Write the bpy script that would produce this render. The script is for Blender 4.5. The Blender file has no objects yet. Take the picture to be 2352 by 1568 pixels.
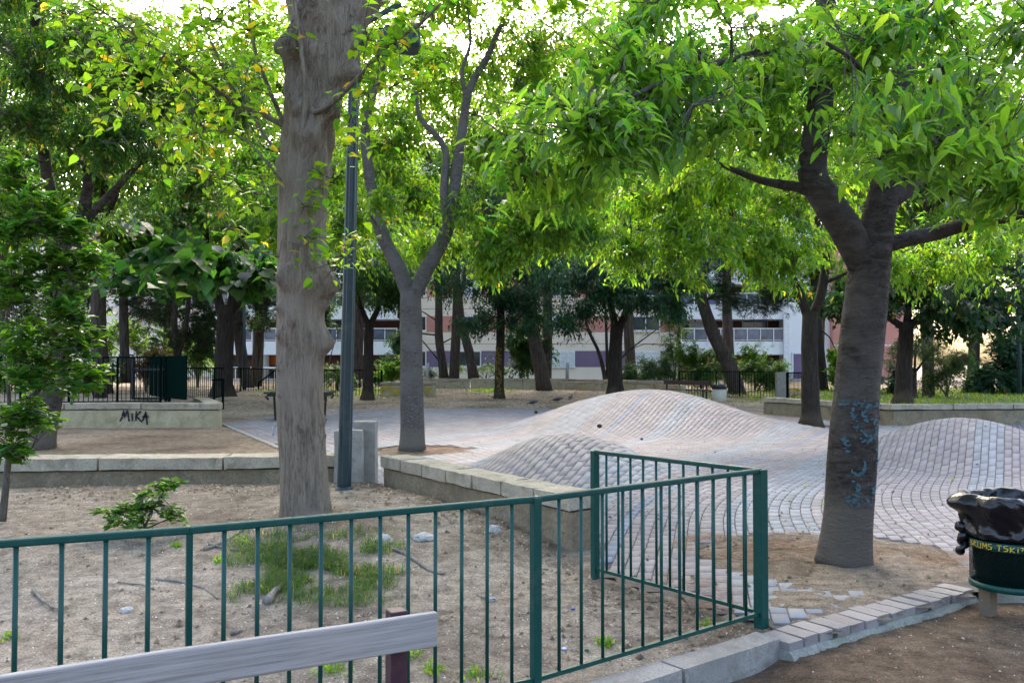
import bpy, bmesh, math, random
import numpy as np
from mathutils import Vector, Matrix, noise

SC = bpy.context.scene
COL = SC.collection
rnd = random.Random(7)
RNG = np.random.default_rng(11)

# ------------------------------------------------------------------ camera, sky, sun, exposure
CAM_H = 1.65
FPX = 2000.0                     # focal length measured on a 2352 x 1568 view of the photograph
PITCH = math.atan(51 / FPX)
cam = bpy.data.cameras.new('camera')
cam.sensor_width = 36.0
cam.lens = 36.0 * FPX / 2352
cam.clip_start = 0.05
cam.clip_end = 2000
camo = bpy.data.objects.new('camera', cam)
COL.objects.link(camo)
camo.location = (0, 0, CAM_H)
camo.rotation_euler = (math.pi / 2 + PITCH, 0, 0)
SC.camera = camo

SUN_EL, SUN_AZ = math.radians(36), math.radians(-6)      # azimuth from +Y, clockwise
world = bpy.data.worlds.new('World')
SC.world = world
world.use_nodes = True
wn = world.node_tree.nodes
sky = wn.new('ShaderNodeTexSky')
sky.sky_type = 'NISHITA'
sky.sun_disc = False
sky.sun_elevation = SUN_EL
sky.sun_rotation = SUN_AZ
sky.air_density = 1.0
sky.dust_density = 6.0
sky.ozone_density = 1.0
wn['Background'].inputs['Strength'].default_value = 0.15
world.node_tree.links.new(sky.outputs[0], wn['Background'].inputs[0])
sun = bpy.data.lights.new('sun', 'SUN')
sun.energy = 0.5
sun.angle = math.radians(20)
sun.color = (1.0, 0.96, 0.90)
suno = bpy.data.objects.new('sun', sun)
COL.objects.link(suno)
sd = Vector((math.sin(SUN_AZ) * math.cos(SUN_EL), math.cos(SUN_AZ) * math.cos(SUN_EL), math.sin(SUN_EL)))
suno.rotation_euler = sd.to_track_quat('Z', 'Y').to_euler()
suno.location = sd * 60
SC.view_settings.view_transform = 'Standard'
SC.view_settings.look = 'None'
SC.view_settings.gamma = 1.0
SC.view_settings.exposure = 2.75
try:
    SC.view_settings.use_white_balance = True
    SC.view_settings.white_balance_temperature = 6450
except Exception:
    pass
SC.cycles.max_bounces = 6
SC.cycles.diffuse_bounces = 3
SC.cycles.glossy_bounces = 2
SC.cycles.transmission_bounces = 4
SC.cycles.transparent_max_bounces = 6
SC.cycles.caustics_reflective = False
SC.cycles.caustics_refractive = False

# ------------------------------------------------------------------ helpers
def at(x, y, d):
    """point at distance d (along +Y) seen at view pixel (x, y); used to read positions off the photograph"""
    cx, cy = (x - 1176) / FPX, (784 - y) / FPX
    dy = math.cos(PITCH) - cy * math.sin(PITCH)
    dz = math.sin(PITCH) + cy * math.cos(PITCH)
    t = d / dy
    return Vector((cx * t, d, CAM_H + dz * t))

def gp(x, y, z=0.0):
    cx, cy = (x - 1176) / FPX, (784 - y) / FPX
    dy = math.cos(PITCH) - cy * math.sin(PITCH)
    dz = math.sin(PITCH) + cy * math.cos(PITCH)
    t = (z - CAM_H) / dz
    return Vector((cx * t, dy * t, z))

def smooth(a, b, x):
    t = np.clip((x - a) / (b - a), 0, 1)
    return t * t * (3 - 2 * t)

def lerp(a, b, t):
    return a + (b - a) * t

def tag(o, label=None, cat=None, group=None, kind=None):
    if label: o['label'] = label
    if cat: o['category'] = cat
    if group: o['group'] = group
    if kind: o['kind'] = kind
    return o

WL = {}
def thing(name, label, cat, loc, group=None):
    o = bpy.data.objects.new(name, None)
    o.empty_display_size = 0.1
    COL.objects.link(o)
    o.location = loc
    WL[o] = Vector(loc)
    tag(o, label, cat, group)
    return o

def raw_mesh(name, V, F, mat, smooth_=False, col=None):
    me = bpy.data.meshes.new(name)
    V = np.asarray(V, dtype=np.float32).reshape(-1, 3)
    if isinstance(F, np.ndarray):
        k = F.shape[1]
        me.vertices.add(len(V)); me.vertices.foreach_set('co', V.ravel())
        me.loops.add(F.size); me.loops.foreach_set('vertex_index', F.astype(np.int32).ravel())
        me.polygons.add(len(F)); me.polygons.foreach_set('loop_start', np.arange(0, F.size, k, dtype=np.int32))
        me.update(calc_edges=True)
        me.validate(verbose=False)
    else:
        me.from_pydata([tuple(v) for v in V], [], F)
        me.update()
    if smooth_:
        me.polygons.foreach_set('use_smooth', np.ones(len(me.polygons), dtype=bool))
    if col is not None:
        ca = me.color_attributes.new('Col', 'FLOAT_COLOR', 'POINT')
        c4 = np.ones((len(V), 4), dtype=np.float32); c4[:, :3] = col
        ca.data.foreach_set('color', c4.ravel())
    if mat: me.materials.append(mat)
    return me

def put(name, me, parent=None, loc=None, rot=None, scale=None):
    o = bpy.data.objects.new(name, me)
    COL.objects.link(o)
    if parent is not None:
        o.parent = parent
        WL[o] = WL[parent].copy()
    if loc is not None: o.location = loc
    if rot is not None: o.rotation_euler = rot
    if scale is not None: o.scale = scale
    if parent is None: WL[o] = Vector(o.location)
    return o

def build(name, V, F, mat, parent=None, smooth_=False, col=None, origin=None, bevel=0):
    """V in world space; the origin goes to the parent's (or to the base centre)"""
    V = np.asarray(V, dtype=np.float32).reshape(-1, 3).copy()
    if parent is not None:
        org = np.array(WL[parent])
    elif origin is not None:
        org = np.array(origin)
    else:
        org = np.array([(V[:, 0].min() + V[:, 0].max()) / 2, (V[:, 1].min() + V[:, 1].max()) / 2, V[:, 2].min()])
    V -= org.astype(np.float32)
    me = raw_mesh(name, V, F, mat, smooth_, col)
    o = put(name, me, parent, None if parent is not None else tuple(org))
    if bevel:
        m = o.modifiers.new('bevel', 'BEVEL'); m.width = bevel; m.segments = 2; m.limit_method = 'ANGLE'
    return o

class MB:
    def __init__(s): s.v = []; s.f = []
    def add(s, V, F):
        n = len(s.v)
        s.v.extend([tuple(p) for p in V]); s.f.extend([tuple(i + n for i in f) for f in F])
        return s
    def box(s, c, size, rz=0.0, M=None):
        hx, hy, hz = size[0] / 2, size[1] / 2, size[2] / 2
        P = [Vector((sx * hx, sy * hy, sz * hz)) for sz in (-1, 1) for sy in (-1, 1) for sx in (-1, 1)]
        R = M if M is not None else Matrix.Rotation(rz, 3, 'Z')
        P = [R @ p + Vector(c) for p in P]
        return s.add(P, [(0, 2, 3, 1), (4, 5, 7, 6), (0, 1, 5, 4), (2, 6, 7, 3), (0, 4, 6, 2), (1, 3, 7, 5)])
    def beam(s, a, b, w, h, up=(0, 0, 1)):
        a, b = Vector(a), Vector(b); d = b - a
        x = d.normalized(); u = Vector(up); y = u.cross(x)
        if y.length < 1e-4: y = Vector((0, 1, 0)).cross(x)
        y.normalize(); z = x.cross(y)
        M = Matrix((x, y, z)).transposed()
        return s.box((a + b) / 2, (d.length, w, h), M=M)
    def tube(s, pts, rad, n=8, cap=True):
        V, F = tube_np(pts, rad, n, cap)
        return s.add(V, F)
    def lathe(s, prof, c, n=24, cap=False):
        k = len(s.v)
        for r, z in prof:
            for i in range(n):
                a = 2 * math.pi * i / n
                s.v.append((c[0] + r * math.cos(a), c[1] + r * math.sin(a), c[2] + z))
        m = len(prof)
        for j in range(m - 1):
            for i in range(n):
                i2 = (i + 1) % n
                s.f.append((k + j * n + i, k + j * n + i2, k + (j + 1) * n + i2, k + (j + 1) * n + i))
        if cap:
            s.f.append(tuple(k + i for i in reversed(range(n)))); s.f.append(tuple(k + (m - 1) * n + i for i in range(n)))
        return s
    def obj(s, name, mat, parent=None, smooth_=False, bevel=0, origin=None):
        return build(name, s.v, s.f, mat, parent, smooth_, origin=origin, bevel=bevel)

def tube_np(pts, rad, n=8, cap=True, disp=None):
    P = np.array([tuple(p) for p in pts], dtype=float); m = len(P)
    R = np.full(m, rad, dtype=float) if np.isscalar(rad) else np.asarray(rad, dtype=float)
    T = np.gradient(P, axis=0); T /= np.maximum(np.linalg.norm(T, axis=1, keepdims=True), 1e-9)
    ref = np.array([0.0, -1.0, 0.0]) if abs(T[0][1]) < 0.9 else np.array([1.0, 0, 0])
    V = np.zeros((m, n, 3)); ang = np.arange(n) / n * 2 * math.pi
    u = ref - T[0] * ref.dot(T[0])
    for i in range(m):
        u = u - T[i] * u.dot(T[i]); u /= max(np.linalg.norm(u), 1e-9)
        w = np.cross(T[i], u)
        r = R[i] * np.ones(n) if disp is None else R[i] * disp(ang, P[i], i)
        V[i] = P[i] + (np.cos(ang)[:, None] * u + np.sin(ang)[:, None] * w) * r[:, None]
    V = V.reshape(-1, 3)
    F = []
    for i in range(m - 1):
        for j in range(n):
            j2 = (j + 1) % n
            F.append((i * n + j, i * n + j2, (i + 1) * n + j2, (i + 1) * n + j))
    if cap:
        F.append(tuple(reversed(range(n)))); F.append(tuple(range((m - 1) * n, m * n)))
    return V, F

def catmull(pts, step):
    P = [Vector(p) for p in pts]
    if len(P) == 2:
        n = max(1, int((P[1] - P[0]).length / step)); return [P[0].lerp(P[1], i / n) for i in range(n + 1)]
    Q = [P[0] * 2 - P[1]] + P + [P[-1] * 2 - P[-2]]
    out = []
    for i in range(1, len(Q) - 2):
        a, b, c, d = Q[i - 1], Q[i], Q[i + 1], Q[i + 2]
        n = max(1, int((c - b).length / step))
        for k in range(n):
            t = k / n
            out.append(0.5 * ((2 * b) + (c - a) * t + (2 * a - 5 * b + 4 * c - d) * t * t + (3 * b - a - 3 * c + d) * t ** 3))
    out.append(P[-1])
    return out

def rough_box(c, size, rz=0.0, amp=0.008, cell=0.15, seed=0, M=None):
    """a stone block: subdivided box whose faces and edges are uneven"""
    nx, ny, nz = [max(1, min(9, int(round(q / cell)))) for q in size]
    idx = {}; V = []; F = []
    def vid(i, j, k):
        if (i, j, k) not in idx:
            p = Vector(((i / nx - .5) * size[0], (j / ny - .5) * size[1], (k / nz - .5) * size[2]))
            ed = (i in (0, nx)) + (j in (0, ny)) + (k in (0, nz))
            a = amp * (1.0 + 0.9 * (ed >= 2))
            q = noise.noise_vector(p * 5.0 + Vector((seed * 3.1, seed * 1.7, seed))) * a + noise.noise_vector(p * 17 + Vector((seed, 0, 0))) * a * .5
            if ed >= 2:
                q -= Vector((p.x / size[0] if i in (0, nx) else 0, p.y / size[1] if j in (0, ny) else 0, p.z / size[2] if k in (0, nz) else 0)) * a * 1.6
            idx[(i, j, k)] = len(V); V.append(p + q)
        return idx[(i, j, k)]
    for i in range(nx):
        for j in range(ny):
            F.append((vid(i, j, 0), vid(i, j + 1, 0), vid(i + 1, j + 1, 0), vid(i + 1, j, 0)))
            F.append((vid(i, j, nz), vid(i + 1, j, nz), vid(i + 1, j + 1, nz), vid(i, j + 1, nz)))
    for i in range(nx):
        for k in range(nz):
            F.append((vid(i, 0, k), vid(i + 1, 0, k), vid(i + 1, 0, k + 1), vid(i, 0, k + 1)))
            F.append((vid(i, ny, k), vid(i, ny, k + 1), vid(i + 1, ny, k + 1), vid(i + 1, ny, k)))
    for j in range(ny):
        for k in range(nz):
            F.append((vid(0, j, k), vid(0, j, k + 1), vid(0, j + 1, k + 1), vid(0, j + 1, k)))
            F.append((vid(nx, j, k), vid(nx, j + 1, k), vid(nx, j + 1, k + 1), vid(nx, j, k + 1)))
    R = M if M is not None else Matrix.Rotation(rz, 3, 'Z')
    return [R @ v + Vector(c) for v in V], F

# ------------------------------------------------------------------ materials
def new_mat(name):
    m = bpy.data.materials.new(name); m.use_nodes = True
    nt = m.node_tree; b = nt.nodes['Principled BSDF']
    return m, nt, b

def ramp(nt, stops):
    r = nt.nodes.new('ShaderNodeValToRGB')
    e = r.color_ramp.elements
    while len(e) < len(stops): e.new(0.5)
    for k, (p, c) in enumerate(stops):
        e[k].position = p; e[k].color = (*c, 1)
    return r

def noise_node(nt, scale, detail=5, rough=.6, vec=None, dist=0.0):
    n = nt.nodes.new('ShaderNodeTexNoise')
    n.inputs['Scale'].default_value = scale; n.inputs['Detail'].default_value = detail
    n.inputs['Roughness'].default_value = rough; n.inputs['Distortion'].default_value = dist
    if vec is not None: nt.links.new(vec, n.inputs['Vector'])
    return n

def mix_rgb(nt, a, b, fac, mode='MIX'):
    m = nt.nodes.new('ShaderNodeMixRGB'); m.blend_type = mode
    for s, v in ((1, a), (2, b)):
        if isinstance(v, tuple): m.inputs[s].default_value = (*v, 1)
        else: nt.links.new(v, m.inputs[s])
    if isinstance(fac, (int, float)): m.inputs[0].default_value = fac
    else: nt.links.new(fac, m.inputs[0])
    return m.outputs[0]

def bump_node(nt, b, height, strength=.5, dist=.02):
    n = nt.nodes.new('ShaderNodeBump'); n.inputs['Strength'].default_value = strength; n.inputs['Distance'].default_value = dist
    nt.links.new(height, n.inputs['Height']); nt.links.new(n.outputs[0], b.inputs['Normal'])
    return n

def vec_node(nt, scale=(1, 1, 1), kind='Object'):
    t = nt.nodes.new('ShaderNodeTexCoord'); mp = nt.nodes.new('ShaderNodeMapping')
    mp.inputs['Scale'].default_value = scale
    nt.links.new(t.outputs[kind], mp.inputs['Vector'])
    return mp.outputs[0]

def geo_vec(nt, scale=(1, 1, 1)):
    t = nt.nodes.new('ShaderNodeNewGeometry'); mp = nt.nodes.new('ShaderNodeMapping')
    mp.inputs['Scale'].default_value = scale
    nt.links.new(t.outputs['Position'], mp.inputs['Vector'])
    return mp.outputs[0]

def speckle_mat(name, c0, c1, c2, s1=2.0, s2=60.0, rough=.9, bump=.5, bdist=.01, stain=None):
    """mottled mineral surface: broad patches, grain, optional stain colour"""
    m, nt, b = new_mat(name)
    v = geo_vec(nt)
    n1 = noise_node(nt, s1, 6, .65, v); n2 = noise_node(nt, s2, 4, .7, v)
    r1 = ramp(nt, [(.35, c0), (.65, c1)]); nt.links.new(n1.outputs[0], r1.inputs[0])
    r2 = ramp(nt, [(.45, (0, 0, 0)), (.72, (1, 1, 1))]); nt.links.new(n2.outputs[0], r2.inputs[0])
    col = mix_rgb(nt, r1.outputs[0], c2, r2.outputs[0])
    if stain:
        n3 = noise_node(nt, s1 * 1.7, 7, .7, v, .5)
        r3 = ramp(nt, [(.5, (0, 0, 0)), (.68, (1, 1, 1))]); nt.links.new(n3.outputs[0], r3.inputs[0])
        col = mix_rgb(nt, col, stain, r3.outputs[0])
    nt.links.new(col, b.inputs['Base Color']); b.inputs['Roughness'].default_value = rough
    b.inputs['Specular IOR Level'].default_value = .25
    bump_node(nt, b, n2.outputs[0], bump, bdist)
    return m

def paint_mat(name, c, rough=.4, dirt=(.2, .18, .15), amount=.25, scale=9.0, spec=.4):
    m, nt, b = new_mat(name)
    v = geo_vec(nt); n1 = noise_node(nt, scale, 7, .7, v)
    r = ramp(nt, [(.5, (0, 0, 0)), (.78, (amount,) * 3)]); nt.links.new(n1.outputs[0], r.inputs[0])
    col = mix_rgb(nt, c, dirt, r.outputs[0])
    n4 = noise_node(nt, scale * 7, 4, .7, v); r4 = ramp(nt, [(.66, (0, 0, 0)), (.70, (min(1, amount * 2),) * 3)]); nt.links.new(n4.outputs[0], r4.inputs[0])
    col = mix_rgb(nt, col, tuple(min(1, q * 1.6) for q in dirt), r4.outputs[0]); nt.links.new(col, b.inputs['Base Color'])
    b.inputs['Roughness'].default_value = rough; b.inputs['Specular IOR Level'].default_value = spec
    n2 = noise_node(nt, 120, 2, .5, v); bump_node(nt, b, n2.outputs[0], .08, .002)
    return m

def soil_mat():
    m, nt, b = new_mat('soil')
    v = geo_vec(nt)
    n1 = noise_node(nt, .55, 6, .6, v); n2 = noise_node(nt, 7, 8, .75, v); n3 = noise_node(nt, 70, 4, .75, v)
    r1 = ramp(nt, [(.34, (.18, .145, .112)), (.5, (.31, .265, .215)), (.68, (.385, .34, .285))]); nt.links.new(n1.outputs[0], r1.inputs[0])
    r2 = ramp(nt, [(.38, (.36, .33, .31)), (.60, (1.12, 1.10, 1.06))]); nt.links.new(n2.outputs[0], r2.inputs[0])
    col = mix_rgb(nt, r1.outputs[0], r2.outputs[0], .8, 'MULTIPLY')
    vo = nt.nodes.new('ShaderNodeTexVoronoi'); vo.inputs['Scale'].default_value = 34; nt.links.new(v, vo.inputs['Vector'])
    rv = ramp(nt, [(.06, (1, 1, 1)), (.16, (0, 0, 0))]); nt.links.new(vo.outputs['Distance'], rv.inputs[0])
    rp = ramp(nt, [(.55, (0, 0, 0)), (.6, (1, 1, 1))]); nt.links.new(n2.outputs[0], rp.inputs[0])
    pm = mix_rgb(nt, rv.outputs[0], rp.outputs[0], 1.0, 'MULTIPLY')
    col = mix_rgb(nt, col, (.42, .38, .33), pm)
    r3 = ramp(nt, [(.36, (.40, .38, .36)), (.62, (1.25, 1.25, 1.25))]); nt.links.new(n3.outputs[0], r3.inputs[0])
    col = mix_rgb(nt, col, r3.outputs[0], .8, 'MULTIPLY')
    at_ = nt.nodes.new('ShaderNodeAttribute'); at_.attribute_name = 'Col'
    col = mix_rgb(nt, col, at_.outputs['Color'], 1.0, 'MULTIPLY')
    nt.links.new(col, b.inputs['Base Color']); b.inputs['Roughness'].default_value = .95
    b.inputs['Specular IOR Level'].default_value = .15
    add = nt.nodes.new('ShaderNodeMath'); add.operation = 'ADD'
    nt.links.new(n2.outputs[0], add.inputs[0]); nt.links.new(n3.outputs[0], add.inputs[1])
    bump_node(nt, b, add.outputs[0], .9, .02)
    return m

def brick_mat():
    m, nt, b = new_mat('paver')
    a = nt.nodes.new('ShaderNodeAttribute'); a.attribute_name = 'Col'
    v = geo_vec(nt)
    n1 = noise_node(nt, 1.1, 5, .6, v); n2 = noise_node(nt, 130, 3, .8, v); n3 = noise_node(nt, 4.5, 6, .7, v)
    r1 = ramp(nt, [(.3, (.72, .72, .74)), (.7, (1.12, 1.1, 1.08))]); nt.links.new(n1.outputs[0], r1.inputs[0])
    col = mix_rgb(nt, a.outputs['Color'], r1.outputs[0], .8, 'MULTIPLY')
    r2 = ramp(nt, [(.3, (.62, .62, .62)), (.7, (1.3, 1.3, 1.3))]); nt.links.new(n2.outputs[0], r2.inputs[0])
    col = mix_rgb(nt, col, r2.outputs[0], .65, 'MULTIPLY')
    r3 = ramp(nt, [(.55, (0, 0, 0)), (.75, (.55, .55, .55))]); nt.links.new(n3.outputs[0], r3.inputs[0])
    col = mix_rgb(nt, col, (.175, .160, .150), r3.outputs[0])
    nt.links.new(col, b.inputs['Base Color']); b.inputs['Roughness'].default_value = .72
    b.inputs['Specular IOR Level'].default_value = .3
    bump_node(nt, b, n2.outputs[0], .35, .004)
    return m

def bark_mat(name, c0, c1, c2, vs, s=1.0, crack=(.07, .055, .045), bump=.8, patch=None, low=None):
    """vs: texture stretch; vertical fissures use a small z, lenticels a large z"""
    m, nt, b = new_mat(name)
    v = vec_node(nt, vs); vp = vec_node(nt)
    n1 = noise_node(nt, 3.0 * s, 7, .7, v, .4); n2 = noise_node(nt, 1.6, 5, .6, vp); n3 = noise_node(nt, 9 * s, 5, .7, v, .8)
    r = ramp(nt, [(.3, c0), (.52, c1), (.75, c2)]); nt.links.new(n1.outputs[0], r.inputs[0])
    r3 = ramp(nt, [(.38, (1, 1, 1)), (.47, (0, 0, 0))]); nt.links.new(n3.outputs[0], r3.inputs[0])
    mul = mix_rgb(nt, r3.outputs[0], (.62, .62, .62), 1.0, 'MULTIPLY')
    col = mix_rgb(nt, r.outputs[0], crack, mul)
    if patch:
        r2 = ramp(nt, [(.47, (0, 0, 0)), (.6, (.8, .8, .8))]); nt.links.new(n2.outputs[0], r2.inputs[0])
        col = mix_rgb(nt, col, patch, r2.outputs[0])
    if low:      # lime-washed or dusty foot of the trunk, ragged upper edge
        sx = nt.nodes.new('ShaderNodeSeparateXYZ'); nt.links.new(vp, sx.inputs[0])
        sub = nt.nodes.new('ShaderNodeMath'); sub.operation = 'MULTIPLY_ADD'
        nt.links.new(n2.outputs[0], sub.inputs[0]); sub.inputs[1].default_value = .7; nt.links.new(sx.outputs[2], sub.inputs[2])
        rl = ramp(nt, [(.40 + low[1], (1, 1, 1)), (.62 + low[1], (0, 0, 0))]); nt.links.new(sub.outputs[0], rl.inputs[0])
        col = mix_rgb(nt, col, low[0], mix_rgb(nt, rl.outputs[0], (.75, .75, .75), 1.0, 'MULTIPLY'))
    nt.links.new(col, b.inputs['Base Color']); b.inputs['Roughness'].default_value = .92
    b.inputs['Specular IOR Level'].default_value = .15
    ad = nt.nodes.new('ShaderNodeMath'); ad.operation = 'ADD'
    nt.links.new(n1.outputs[0], ad.inputs[0]); nt.links.new(n3.outputs[0], ad.inputs[1])
    bump_node(nt, b, ad.outputs[0], bump, .05)
    return m

def leaf_mat(name, rough=.38, trans=.5, gain=(2.75, 2.75, .9), spec=.5):
    m = bpy.data.materials.new(name); m.use_nodes = True
    nt = m.node_tree; b = nt.nodes['Principled BSDF']; out = nt.nodes['Material Output']
    a = nt.nodes.new('ShaderNodeAttribute'); a.attribute_name = 'Col'
    nt.links.new(a.outputs['Color'], b.inputs['Base Color'])
    b.inputs['Roughness'].default_value = rough; b.inputs['Specular IOR Level'].default_value = spec
    t = nt.nodes.new('ShaderNodeBsdfTranslucent')
    nt.links.new(mix_rgb(nt, a.outputs['Color'], gain, 1.0, 'MULTIPLY'), t.inputs['Color'])
    mx = nt.nodes.new('ShaderNodeMixShader'); mx.inputs[0].default_value = trans
    nt.links.new(b.outputs[0], mx.inputs[1]); nt.links.new(t.outputs[0], mx.inputs[2]); nt.links.new(mx.outputs[0], out.inputs[0])
    return m

def flat_mat(name, c, rough=.6, metal=0.0, spec=.4):
    m, nt, b = new_mat(name)
    b.inputs['Roughness'].default_value = rough
    b.inputs['Metallic'].default_value = metal; b.inputs['Specular IOR Level'].default_value = spec
    v = geo_vec(nt); n = noise_node(nt, 6, 5, .6, v)
    r = ramp(nt, [(.3, tuple(q * .82 for q in c)), (.7, tuple(min(1, q * 1.1) for q in c))]); nt.links.new(n.outputs[0], r.inputs[0])
    nt.links.new(r.outputs[0], b.inputs['Base Color'])
    return m

M = {}
M['soil'] = soil_mat()
M['paver'] = brick_mat()
M['joint'] = speckle_mat('joint_sand', (.05, .044, .039), (.085, .075, .067), (.10, .09, .08), 3, 80)
M['coping'] = speckle_mat('coping_stone', (.32, .275, .205), (.45, .395, .305), (.23, .20, .15), 2.5, 45, .9, .7, .012, (.19, .165, .12))
M['render'] = speckle_mat('wall_render', (.20, .155, .098), (.31, .25, .165), (.135, .105, .07), 1.8, 32, .95, 1.0, .02, (.14, .115, .085))
M['render_light'] = speckle_mat('wall_render_light', (.42, .355, .225), (.55, .475, .32), (.30, .25, .16), 1.6, 40, .95, 1.0, .02, (.28, .235, .15))
M['concrete'] = speckle_mat('concrete', (.26, .24, .215), (.36, .335, .30), (.20, .185, .165), 3, 90, .9, .7, .008, (.19, .175, .15))
M['kerb'] = speckle_mat('kerb_concrete', (.215, .20, .18), (.32, .30, .27), (.17, .155, .14), 3, 70, .85, .6, .008, (.16, .145, .125))
M['footing'] = speckle_mat('footing', (.22, .215, .19), (.31, .305, .275), (.16, .16, .13), 5, 60, .9, .8, .012, (.23, .26, .17))
M['green'] = paint_mat('green_paint', (.003, .050, .041), .36, (.07, .10, .085), .35, 14, .25)
M['dark_green'] = paint_mat('dark_green_paint', (.003, .011, .009), .9, (.005, .010, .008), .3, 8, .0)
M['lamp'] = paint_mat('lamp_paint', (.012, .030, .037), .42, (.10, .11, .10), .3, 6)
M['grey_metal'] = paint_mat('grey_metal', (.30, .33, .36), .45)
M['black_metal'] = paint_mat('black_metal', (.012, .013, .014), .5)
M['plank'] = None
def plank_mat():
    m, nt, b = new_mat('weathered_plank')
    v = vec_node(nt, (.8, 34, 34)); n1 = noise_node(nt, 3, 7, .7, v, .3); n2 = noise_node(nt, 2.5, 4, .6, vec_node(nt))
    r = ramp(nt, [(.30, (.13, .11, .098)), (.5, (.25, .232, .218)), (.72, (.345, .325, .31))]); nt.links.new(n1.outputs[0], r.inputs[0])
    r2 = ramp(nt, [(.5, (0, 0, 0)), (.75, (.5, .5, .5))]); nt.links.new(n2.outputs[0], r2.inputs[0])
    nt.links.new(mix_rgb(nt, r.outputs[0], (.30, .245, .22), r2.outputs[0]), b.inputs['Base Color'])
    b.inputs['Roughness'].default_value = .7
    bump_node(nt, b, n1.outputs[0], .35, .006)
    return m
M['plank'] = plank_mat()
M['plum'] = paint_mat('plum_paint', (.035, .012, .022), .4, (.10, .05, .05), .4, 12)
M['brown_wood'] = flat_mat('brown_wood', (.075, .042, .036), .7)

# ------------------------------------------------------------------ ground shape
KX = np.array([-40, -8, -3.0, -1.3, .2, .91, 1.63, 1.66, 3.40, 4.3, 20, 60.])
KY = np.array([-9., .95, 2.65, 3.35, 4.19, 4.73, 5.28, 5.19, 6.42, 6.50, 8.2, 12.])      # outer edge of kerb and brick edging
UX = np.array([-40, -12, -1.7, .5, .64, 1.59, 1.63]); UY = np.array([8.5, 9.9, 10.9, 7.67, 6.8, 5.6, 5.28])
PLAZA = [(1.60, 5.22), (3.40, 6.42), (4.3, 6.50), (20, 8.2), (24, 24.6), (10.2, 23.4), (8.2, 27.5), (3.5, 31.8), (-1, 32.4), (-6.9, 32.0),
         (-8.2, 24.4), (-4.45, 16.9), (-1.85, 11.6), (-1.2, 11.0), (.74, 7.95), (.66, 6.85), (1.62, 5.62)]
PITS = [((2.72, 7.45), (1.02, .98)), ((-1.78, 16.75), (.86, .95)), ((7.75, 22.7), (1.0, .9))]
HUMPS = [((.86, 13.2), (2.1, 2.2), .62), ((2.9, 22.6), (3.8, 4.0), .86), ((5.3, 22.4), (3.4, 3.6), .40), ((7.75, 15.0), (2.6, 2.7), .72)]

def in_poly(X, Y, poly):
    ins = np.zeros(X.shape, bool); n = len(poly)
    for i in range(n):
        x1, y1 = poly[i]; x2, y2 = poly[(i + 1) % n]
        c = (y1 > Y) != (y2 > Y)
        ins ^= c & (X < (x2 - x1) * (Y - y1) / ((y2 - y1) if y2 != y1 else 1e-9) + x1)
    return ins

def hump(X, Y):
    z = np.zeros(np.shape(X))
    for (cx, cy), (rx, ry), h in HUMPS:
        q = np.sqrt(((X - cx) / rx) ** 2 + ((Y - cy) / ry) ** 2)
        z = z + h * np.where(q < 1, .5 + .5 * np.cos(math.pi * np.minimum(q, 1)), 0)
    return z

def pit(X, Y, grow=0.0):
    r = np.zeros(np.shape(X), bool)
    for k, ((cx, cy), (rx, ry)) in enumerate(PITS):
        a = np.arctan2(Y - cy, X - cx)
        w = 1 + .06 * np.sin(3 * a + k) + .04 * np.sin(7 * a)
        r |= ((X - cx) / (rx * w + grow)) ** 2 + ((Y - cy) / (ry * w + grow)) ** 2 < 1
    return r

RTER = [(8.6, 28.9), (10.45, 23.75), (60, 27), (60, 62), (13, 62), (12, 33)]
def Gz(X, Y):
    X = np.asarray(X, float); Y = np.asarray(Y, float)
    z = .35 * smooth(28, 42, Y)
    z = np.maximum(z, .45 * smooth(-7.2, -9.5, X) * smooth(27.5, 31.5, Y))
    z = np.where((X < -7.75 - .44 * (Y - 22.65)) & (Y > 22.65) & (Y < 40), np.maximum(z, .55), z)
    z = np.where(in_poly(X, Y, RTER), .45, z)
    kern = np.interp(X, KX, KY)
    planter = (Y > kern + .09) & (Y < np.interp(X, UX, UY)) & (X < 1.63)
    pz = -.045 + .225 * smooth(5.0, 10.0, Y) + .07 * np.exp(-(((X + 1.97) ** 2 + (Y - 8.4) ** 2) / .9)) - .10 * np.exp(-(((X - .55) / .5) ** 2 + ((Y - 7.4) / .6) ** 2))
    z = np.where(planter, pz, z)
    z = np.where(Y < kern + .09, -.15 + .06 * smooth(1.4, 1.75, X), z)
    pl = in_poly(X, Y, PLAZA)
    z = np.where(pl & ~pit(X, Y, .0) & (Y > kern + .09), -.03, z)
    z = np.where(pl & pit(X, Y, .0), -.02, z)
    return z

def soil_noise(X, Y):
    out = np.zeros(X.size)
    xf, yf = X.ravel(), Y.ravel()
    for i in range(X.size):
        if abs(xf[i]) < 14 and 1 < yf[i] < 35:
            out[i] = noise.noise((xf[i] * 1.3, yf[i] * 1.3, 0)) * .018 + noise.noise((xf[i] * 5, yf[i] * 5, 3)) * .010
    return out.reshape(X.shape)

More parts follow.
